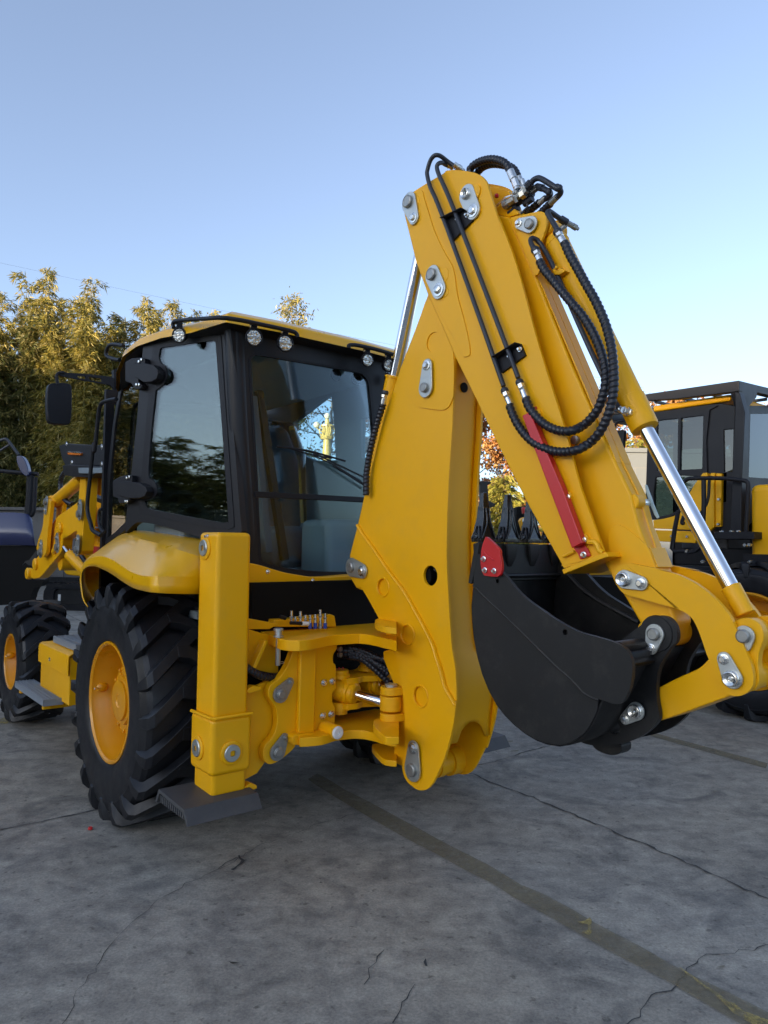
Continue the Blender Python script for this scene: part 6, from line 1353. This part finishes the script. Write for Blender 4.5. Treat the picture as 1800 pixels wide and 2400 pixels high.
z3 = PR(rc_).hit(g(c14, 852, 90)).z
mb = MB()
for i in range(5): mb.box(rc_+.05, rc_+1.7, fc_+.30+.28*i, fc_+.33+.28*i, z3-.03, z3, CB_)
for i in range(4): mb.box(rc_+.3+.4*i, rc_+.33+.4*i, fc_+.05, fc_+1.6, z3-.035, z3-.005, CB_)
mb.box(rc_+1.6, rc_+1.7, fc_, fc_+1.7, z3-.1, z3+.02, CB_); mb.box(rc_+1.6, rc_+1.7, fc_, fc_+.1, 1.3, z3, CB_); mb.box(rc_, rc_+1.7, fc_+1.6, fc_+1.7, z3-.08, z3+.02, CB_); mb.box(rc_+.02, rc_+.10, fc_+1.6, fc_+1.68, 1.3, z3, CB_); mb.build('roof_guard', WL, bev=.004)
P = PR(rc_+.13); a = P.hit(g(c14, 780, 200)); b = P.hit(g(c14, 110, 285)); mb = MB().box(rc_+.13, rc_+1.5, a.y-.0, b.y, a.z-.02, a.z+.045, Y_); WR = mb.build('roof', WL, bev=.02)
for x, y in ((512, 190), (105, 250)): o = P.hit(g(c14, x, y)); MB().tube([o+Vector((.02, .03*math.cos(t), .03*math.sin(t))) for t in [2*math.pi*i/16 for i in range(17)]], .006, M['bright'], n=6, spline=False).build('lifting_eye', WR)
P = PR(rc_+.16)
win = [q4((150, 392), (545, 347), (535, 806), (146, 826)), q4((134, 880), (330, 862), (500, 872), (505, 905), (440, 980), (395, 1040), (340, 1150), (300, 1180), (240, 1206), (120, 1228), (118, 1000)), q4((722, 470), (806, 462), (798, 832), (728, 832))]
mb = MB().plate(P, px(P, q4((100, 306), (705, 240), (822, 262), (800, 1350), (690, 1360), (690, 850), (560, 900), (400, 1080), (330, 1200), (200, 1240), (40, 1250), (60, 640)), False), .05, CB_, holes=[px(P, w_, False) for w_ in win]); WC = mb.build('cab', WL, bev=.006)
for w_ in win: MB().plate(P, px(P, w_, False), .005, M['glassd'], off=.015).build('window', WC)
mb = MB(); mb.plate(Pl(P.o-P.n*.005, P.u, P.v), px(P, q4((332, 368), (356, 366), (345, 815), (326, 816)), False), .02, CB_); mb.plate(Pl(P.o-P.n*.02, P.u, P.v), px(P, q4((582, 290), (600, 285), (665, 255), (680, 262), (655, 275), (608, 300), (580, 560), (590, 900), (560, 900)), False), .01, CB_)
mb.build('window_divider', WC)
P2 = PF(fc_+.14); wr = px(P2, q4((955, 330), (1300, 330), (1300, 900), (940, 880)), False)
mb = MB().plate(P2, px(P2, q4((860, 262), (1300, 262), (1300, 1000), (860, 1360)), False), .04, CB_, holes=[wr]); mb.build('cab_rear', WC); MB().plate(P2, wr, .005, M['glassd'], off=.01).build('window', WC)
mb = MB(); P3 = PR(rc_+1.5); mb.plate(P3, [(fc_+.2, 1.3), (fc_+1.5, 1.3), (fc_+1.5, z3-.1), (fc_+.2, z3-.1)], .04, CB_, holes=[[(fc_+.3, 1.9), (fc_+.7, 1.9), (fc_+.7, 2.7), (fc_+.3, 2.7)], [(fc_+.8, 1.9), (fc_+1.4, 1.9), (fc_+1.4, 2.7), (fc_+.8, 2.7)]])
mb.box(rc_+.2, rc_+1.5, fc_+.15, fc_+1.5, 1.25, 1.3, CB_); mb.box(rc_+.5, rc_+1.0, fc_+.35, fc_+.5, 1.7, 2.45, M['seat']); mb.box(rc_+.5, rc_+1.0, fc_+.35, fc_+.85, 1.5, 1.7, M['seat']); mb.build('cab_interior', WC, bev=.02)
P4 = PR(rc_+.10)
mb = MB(); mb.plate(P4, px(P4, q4((540, 843), (582, 840), (582, 880), (600, 900), (606, 842), (650, 842), (640, 920), (640, 1310), (598, 1345), (540, 1340), (120, 1322), (110, 1250), (200, 1238), (290, 1215), (340, 1175), (400, 1060), (470, 940)), False), .06, Y_)
mb.plate(P4, px(P4, q4((650, 842), (697, 846), (690, 1306), (640, 1310), (640, 920)), False), .06, Y_, off=.02); mb.plate(P4, px(P4, q4((100, 1335), (430, 1345), (480, 1420), (470, 1450), (100, 1430)), False), .06, Y_, off=.01); mb.build('side_panel', WL, bev=.008)
mb = MB()
for x, y in ((272, 1388), (407, 1392), (680, 1070), (675, 1285)): mb.nxt().lathe(P4.hit(g(c14, x, y)), (-1, 0, 0), [(-.01, .014), (.01, .012)], M['bright'], 12)
mb.build('bolt', WL)
P5 = PR(rc_-.10).hit; T = lambda pts: [P5(g(c14, *p)) for p in pts]
mb = MB().tube(T([(390, 1518), (300, 1520), (276, 1495), (300, 1330), (332, 1170)]), .022, M['plastic'], n=12, spline=False); mb.tube(T([(362, 960), (372, 930), (405, 900), (455, 890), (700, 888), (895, 908), (925, 920), (936, 950), (930, 1100), (916, 1370)]), .020, M['plastic'], n=12); mb.tube(T([(550, 900), (552, 1100), (545, 1275)]), .022, M['plastic'], n=12); mb.nxt().tube(T([(600, 900), (585, 1080), (520, 1200), (500, 1230)]), .014, M['plastic'], n=10); mb.nxt().tube(T([(380, 1215), (362, 1272), (382, 1278)]), .018, M['plastic'], n=10); mb.build('handrail', WL)
P6 = PR(rc_-.14); a = P6.hit(g(c14, 640, 1380)); b = P6.hit(g(c14, 985, 1395))
mb = MB().box(rc_-.14, rc_+.6, b.y, a.y, a.z-.035, a.z+.03, M['plastic']); mb.plate(P6, px(P6, q4((400, 1535), (480, 1480), (600, 1400), (640, 1400), (470, 1530), (400, 1545)), False), .05, M['plastic']); mb.build('platform', WL, bev=.004)
mb = MB(); mb.box(rc_+.1, rc_+1.7, fc_-.3, fc_+1.9, .45, 1.18, M['dark']); mb.box(rc_, rc_+.3, fc_-.1, fc_+.2, .8, 1.2, CB_); mb.box(rc_+.2, rc_+1.5, fc_+1.9, fc_+3.2, .6, 1.3, Y_); mb.build('chassis', WL)
mb = MB()
for x, y in ((402, 1518), (700, 1355), (790, 1352), (847, 1352), (540, 1610), (908, 1465), (945, 1462), (950, 1612)): mb.nxt().lathe(P5(g(c14, x, y)), (-1, 0, 0), [(-.02, .018), (.012, .015)], M['bright'], 10)
mb.build('bolt', WL)
P7 = PR(rc_+.02); hz = P7.hit(g(c14, 945, 945)); hb_ = P7.hit(g(c14, 1030, 1640))
mb = MB().box(rc_+.02, rc_+1.6, hz.y-1.6, hz.y, hb_.z, hz.z, Y_); mb.build('hood', WL, bev=.06, seg=4)
mb = MB(); mb.box(rc_-.01, rc_+.1, hz.y-.32, hz.y+.05, hb_.z-.03, hb_.z+.10, M['plastic']); mb.build('fender_bracket', WL, bev=.004)
wc = PR(6.52).hit((1750, 1500)); 
wheel('wheel', 6.52, wc.y, .70, .70, .48, .42, WL, nl=16, hubd=.12); wheel('wheel', 8.7, wc.y, .70, .70, .48, .42, WL, side=-1, nl=16, hubd=.12)
P8 = PR(rc_+.0); mb = MB().tube([P8.hit(g(c18, *p_)) for p_ in ((1240, 1110), (1250, 1030), (1290, 980), (1360, 965))], .014, M['plastic'], n=8); mb.plate(P8, px(P8, c18([(1255, 1085), (1350, 1075), (1362, 1100), (1350, 1240), (1335, 1330), (1300, 1290)])), .05, M['plastic']); mb.build('wing_mirror', WL, bev=.01)

# ================================================================== DARK MACHINE AT THE LEFT EDGE
M['navy'] = mat("dark_navy_paint", (.022, .028, .085), .25, coat=.5, bump=.1)
Pm = PW(8.2); o_ = Pm.hit((40, 1400)); ORG = Vector((o_.x, o_.y, 0)); DM = empty('dark_loader', W(ORG), YAW); tag(DM, "dark navy machine cut by the left edge, with an oval mirror on a bracket", "loader")
q13 = lambda *a: c13(list(a))
def push(P, d): return Pl(P.o+P.n*d, P.u, P.v)
rowA = q13((-350, 1150), (-100, 1142), (150, 1142), (250, 1150), (300, 1165), (335, 1210)); rowB = q13((-350, 1300), (-100, 1290), (150, 1290), (270, 1292), (325, 1300), (352, 1320)); rowC = q13((-350, 1490), (-100, 1482), (150, 1480), (290, 1482), (345, 1484), (370, 1486))
mb = MB().grid([[push(Pm, .28).hit(p) for p in rowA], [push(Pm, .12).hit(p) for p in rowA], [push(Pm, .05).hit(p) for p in rowB], [Pm.hit(p) for p in rowC]], M['navy']); mb.build('hood', DM, thick=.02, ang=60)
mb = MB(); mb.plate(push(Pm, .02), px(Pm, q13((-350, 1486), (340, 1484), (372, 1486), (410, 1492), (408, 1540), (370, 1620), (335, 1690), (312, 1780), (320, 1830), (380, 1850), (452, 1842), (445, 1880), (410, 1912), (362, 1930), (330, 1990), (312, 2050), (250, 2100), (-350, 2140)), lim=50), .14, M['dark']); mb.build('bucket', DM, bev=.03)
mb = MB(); mb.plate(push(Pm, -.25), px(push(Pm, -.25), q13((232, 1694), (268, 1645), (305, 1640), (350, 1580), (412, 1502), (415, 1520), (380, 1610), (340, 1700), (300, 1690), (262, 1660)), False), .02, M['black']); mb.build('cutting_edge', DM)
mb = MB(); pm = push(Pm, .2).hit
mb.tube([pm(g(c13, *p)) for p in ((372, 760), (362, 1000), (350, 1130), (320, 1165), (290, 1168))], .028, M['plastic'], n=10); mb.tube([pm(g(c13, *p)) for p in ((325, 740), (318, 950), (300, 1150))], .045, M['plastic'], n=10, spline=False); mb.tube([pm(g(c13, *p)) for p in ((-120, 690), (20, 697), (200, 712), (405, 728))], .024, M['plastic'], n=10, spline=False); mb.build('cab_frame', DM)
mb = MB(); mb.tube([pm(g(c13, *p)) for p in ((-60, 390), (10, 368), (55, 358), (85, 378), (140, 450), (195, 525))], .018, M['pipe'], n=10); mb.tube([pm(g(c13, *p)) for p in ((-60, 500), (0, 478), (100, 418))], .014, M['pipe'], n=10, spline=False); MA_ = mb.build('mirror_bracket', DM)
P = push(Pm, .12); mb = MB(); mo = px(P, q13((175, 535), (215, 530), (250, 560), (280, 620), (298, 690), (300, 740), (280, 750), (250, 735), (212, 690), (185, 630), (172, 580))); mb.plate(P, mo, .08, M['navy']); mb.build('wing_mirror', DM, bev=.03, seg=3)
mb = MB(); mb.box(ORG.x-2.6, ORG.x-.5, ORG.y+.3, ORG.y+2.2, .5, 1.4, M['dark']); mb.build('body', DM)

# ================================================================== MINI EXCAVATOR FAR BEHIND
Pm = PW(16.0); o_ = Pm.hit((200, 1400)); ORG = Vector((o_.x, o_.y, 0)); ME_ = empty('mini_excavator', W(ORG), YAW); tag(ME_, "small tracked excavator with black tracks and yellow body, far behind the front wheel", "mini excavator")
def rrect(c, a, b, r): 
    out = []
    for sx, sy, t0 in ((1, 1, 0), (-1, 1, 90), (-1, -1, 180), (1, -1, 270)):
        for k in range(6): t = R_(t0+18*k); out.append((c[0]+sx*(a-r)+r*math.cos(t), c[1]+sy*(b-r)+r*math.sin(t)))
    return out
bx = PW(15.6).hit(g(c13, 690, 2000))
for k, dd in enumerate((0, 1.15)):
    Pt = Pl((bx.x, bx.y, 0), (-.70, .714, 0), (0, 0, 1)); Pt = push(Pt, dd)
    mb = MB().plate(Pt, rrect((-.35, .29), .85, .29, .25), .28, M['rubber'], holes=[rrect((-.35, .29), .62, .17, .12)]); TRK = mb.build('track', ME_, bev=.02)
    mb = MB()
    for i in range(16): mb.obox(Pt.pt(-1.1+.1*i, .585, 0), Pt.pt(-1.1+.1*i, .585, .28), .035, .03, M['rubber']); mb.obox(Pt.pt(-1.1+.1*i, .0, 0), Pt.pt(-1.1+.1*i, .0, .28), .035, .02, M['rubber'])
    mb.build('track_pad', TRK); mb = MB().plate(Pt, rrect((-.35, .29), .63, .17, .12), .2, M['black'], off=.04); mb.plate(Pt, [(.12, .20), (.18, .20), (.18, .34), (.12, .34)], .004, M['lbl'], off=.03); mb.build('track_frame', TRK)
mb = MB(); Pt = PW(17.6); mb.plate(Pt, px(Pt, q13((490, 1812), (870, 1822), (870, 1900), (485, 1945)), False), .1, M['black']); mb.build('dozer_blade', ME_, bev=.01)
mb = MB(); Pt = PW(15.9); mb.plate(Pt, px(Pt, q13((672, 1700), (900, 1705), (900, 1815), (860, 1812), (700, 1795), (674, 1760)), False), 1.4, Y_); bd = mb.build('body', ME_, bev=.03)
mb = MB(); mb.plate(push(Pt, -.01), px(Pt, q13((705, 1712), (765, 1712), (765, 1735), (705, 1735)), False), .01, M['lbl']); mb.build('label_plate', bd)
# ================================================================== SECOND BACKHOE'S ARM BEHIND THE BUCKET
Pm = PW(7.5); o_ = Pm.hit((1250, 1300)); ORG = Vector((o_.x, o_.y, 0)); SB = empty('second_backhoe', W(ORG), YAW); tag(SB, "another backhoe's yellow arm tip and red cutter, half hidden behind the bucket teeth", "backhoe loader")
q11 = lambda *a: c11(list(a))
mb = MB(); mb.plate(Pm, px(Pm, q11((150, 150), (310, 150), (330, 160), (325, 178), (290, 188), (282, 200), (300, 400), (380, 432), (372, 465), (300, 485), (270, 420), (195, 380), (190, 185), (150, 180)), False), .12, M['black']); mb.build('bracket', SB, bev=.01)
mb = MB(); mb.plate(push(Pm, .1), px(Pm, q11((720, 640), (740, 605), (775, 592), (805, 605), (822, 640), (820, 700), (1000, 820), (1060, 830), (1060, 960), (900, 960), (780, 830))), .15, Y_); mb.build('arm', SB, bev=.01); keeper(push(Pm, .09), g(c11, 785, 700), g(c11, 752, 645), 9, 7, SB)
mb = MB(); mb.plate(push(Pm, .05), px(Pm, q11((735, 470), (900, 466), (900, 550), (745, 556)), False), .1, M['red']); mb.build('side_cutter', SB, bev=.01)
mb = MB(); mb.plate(push(Pm, .4), px(Pm, q11((740, 440), (1000, 440), (1000, 900), (330, 900), (340, 860), (560, 850), (720, 800)), False), .5, M['dark']); mb.build('body', SB, bev=.02)
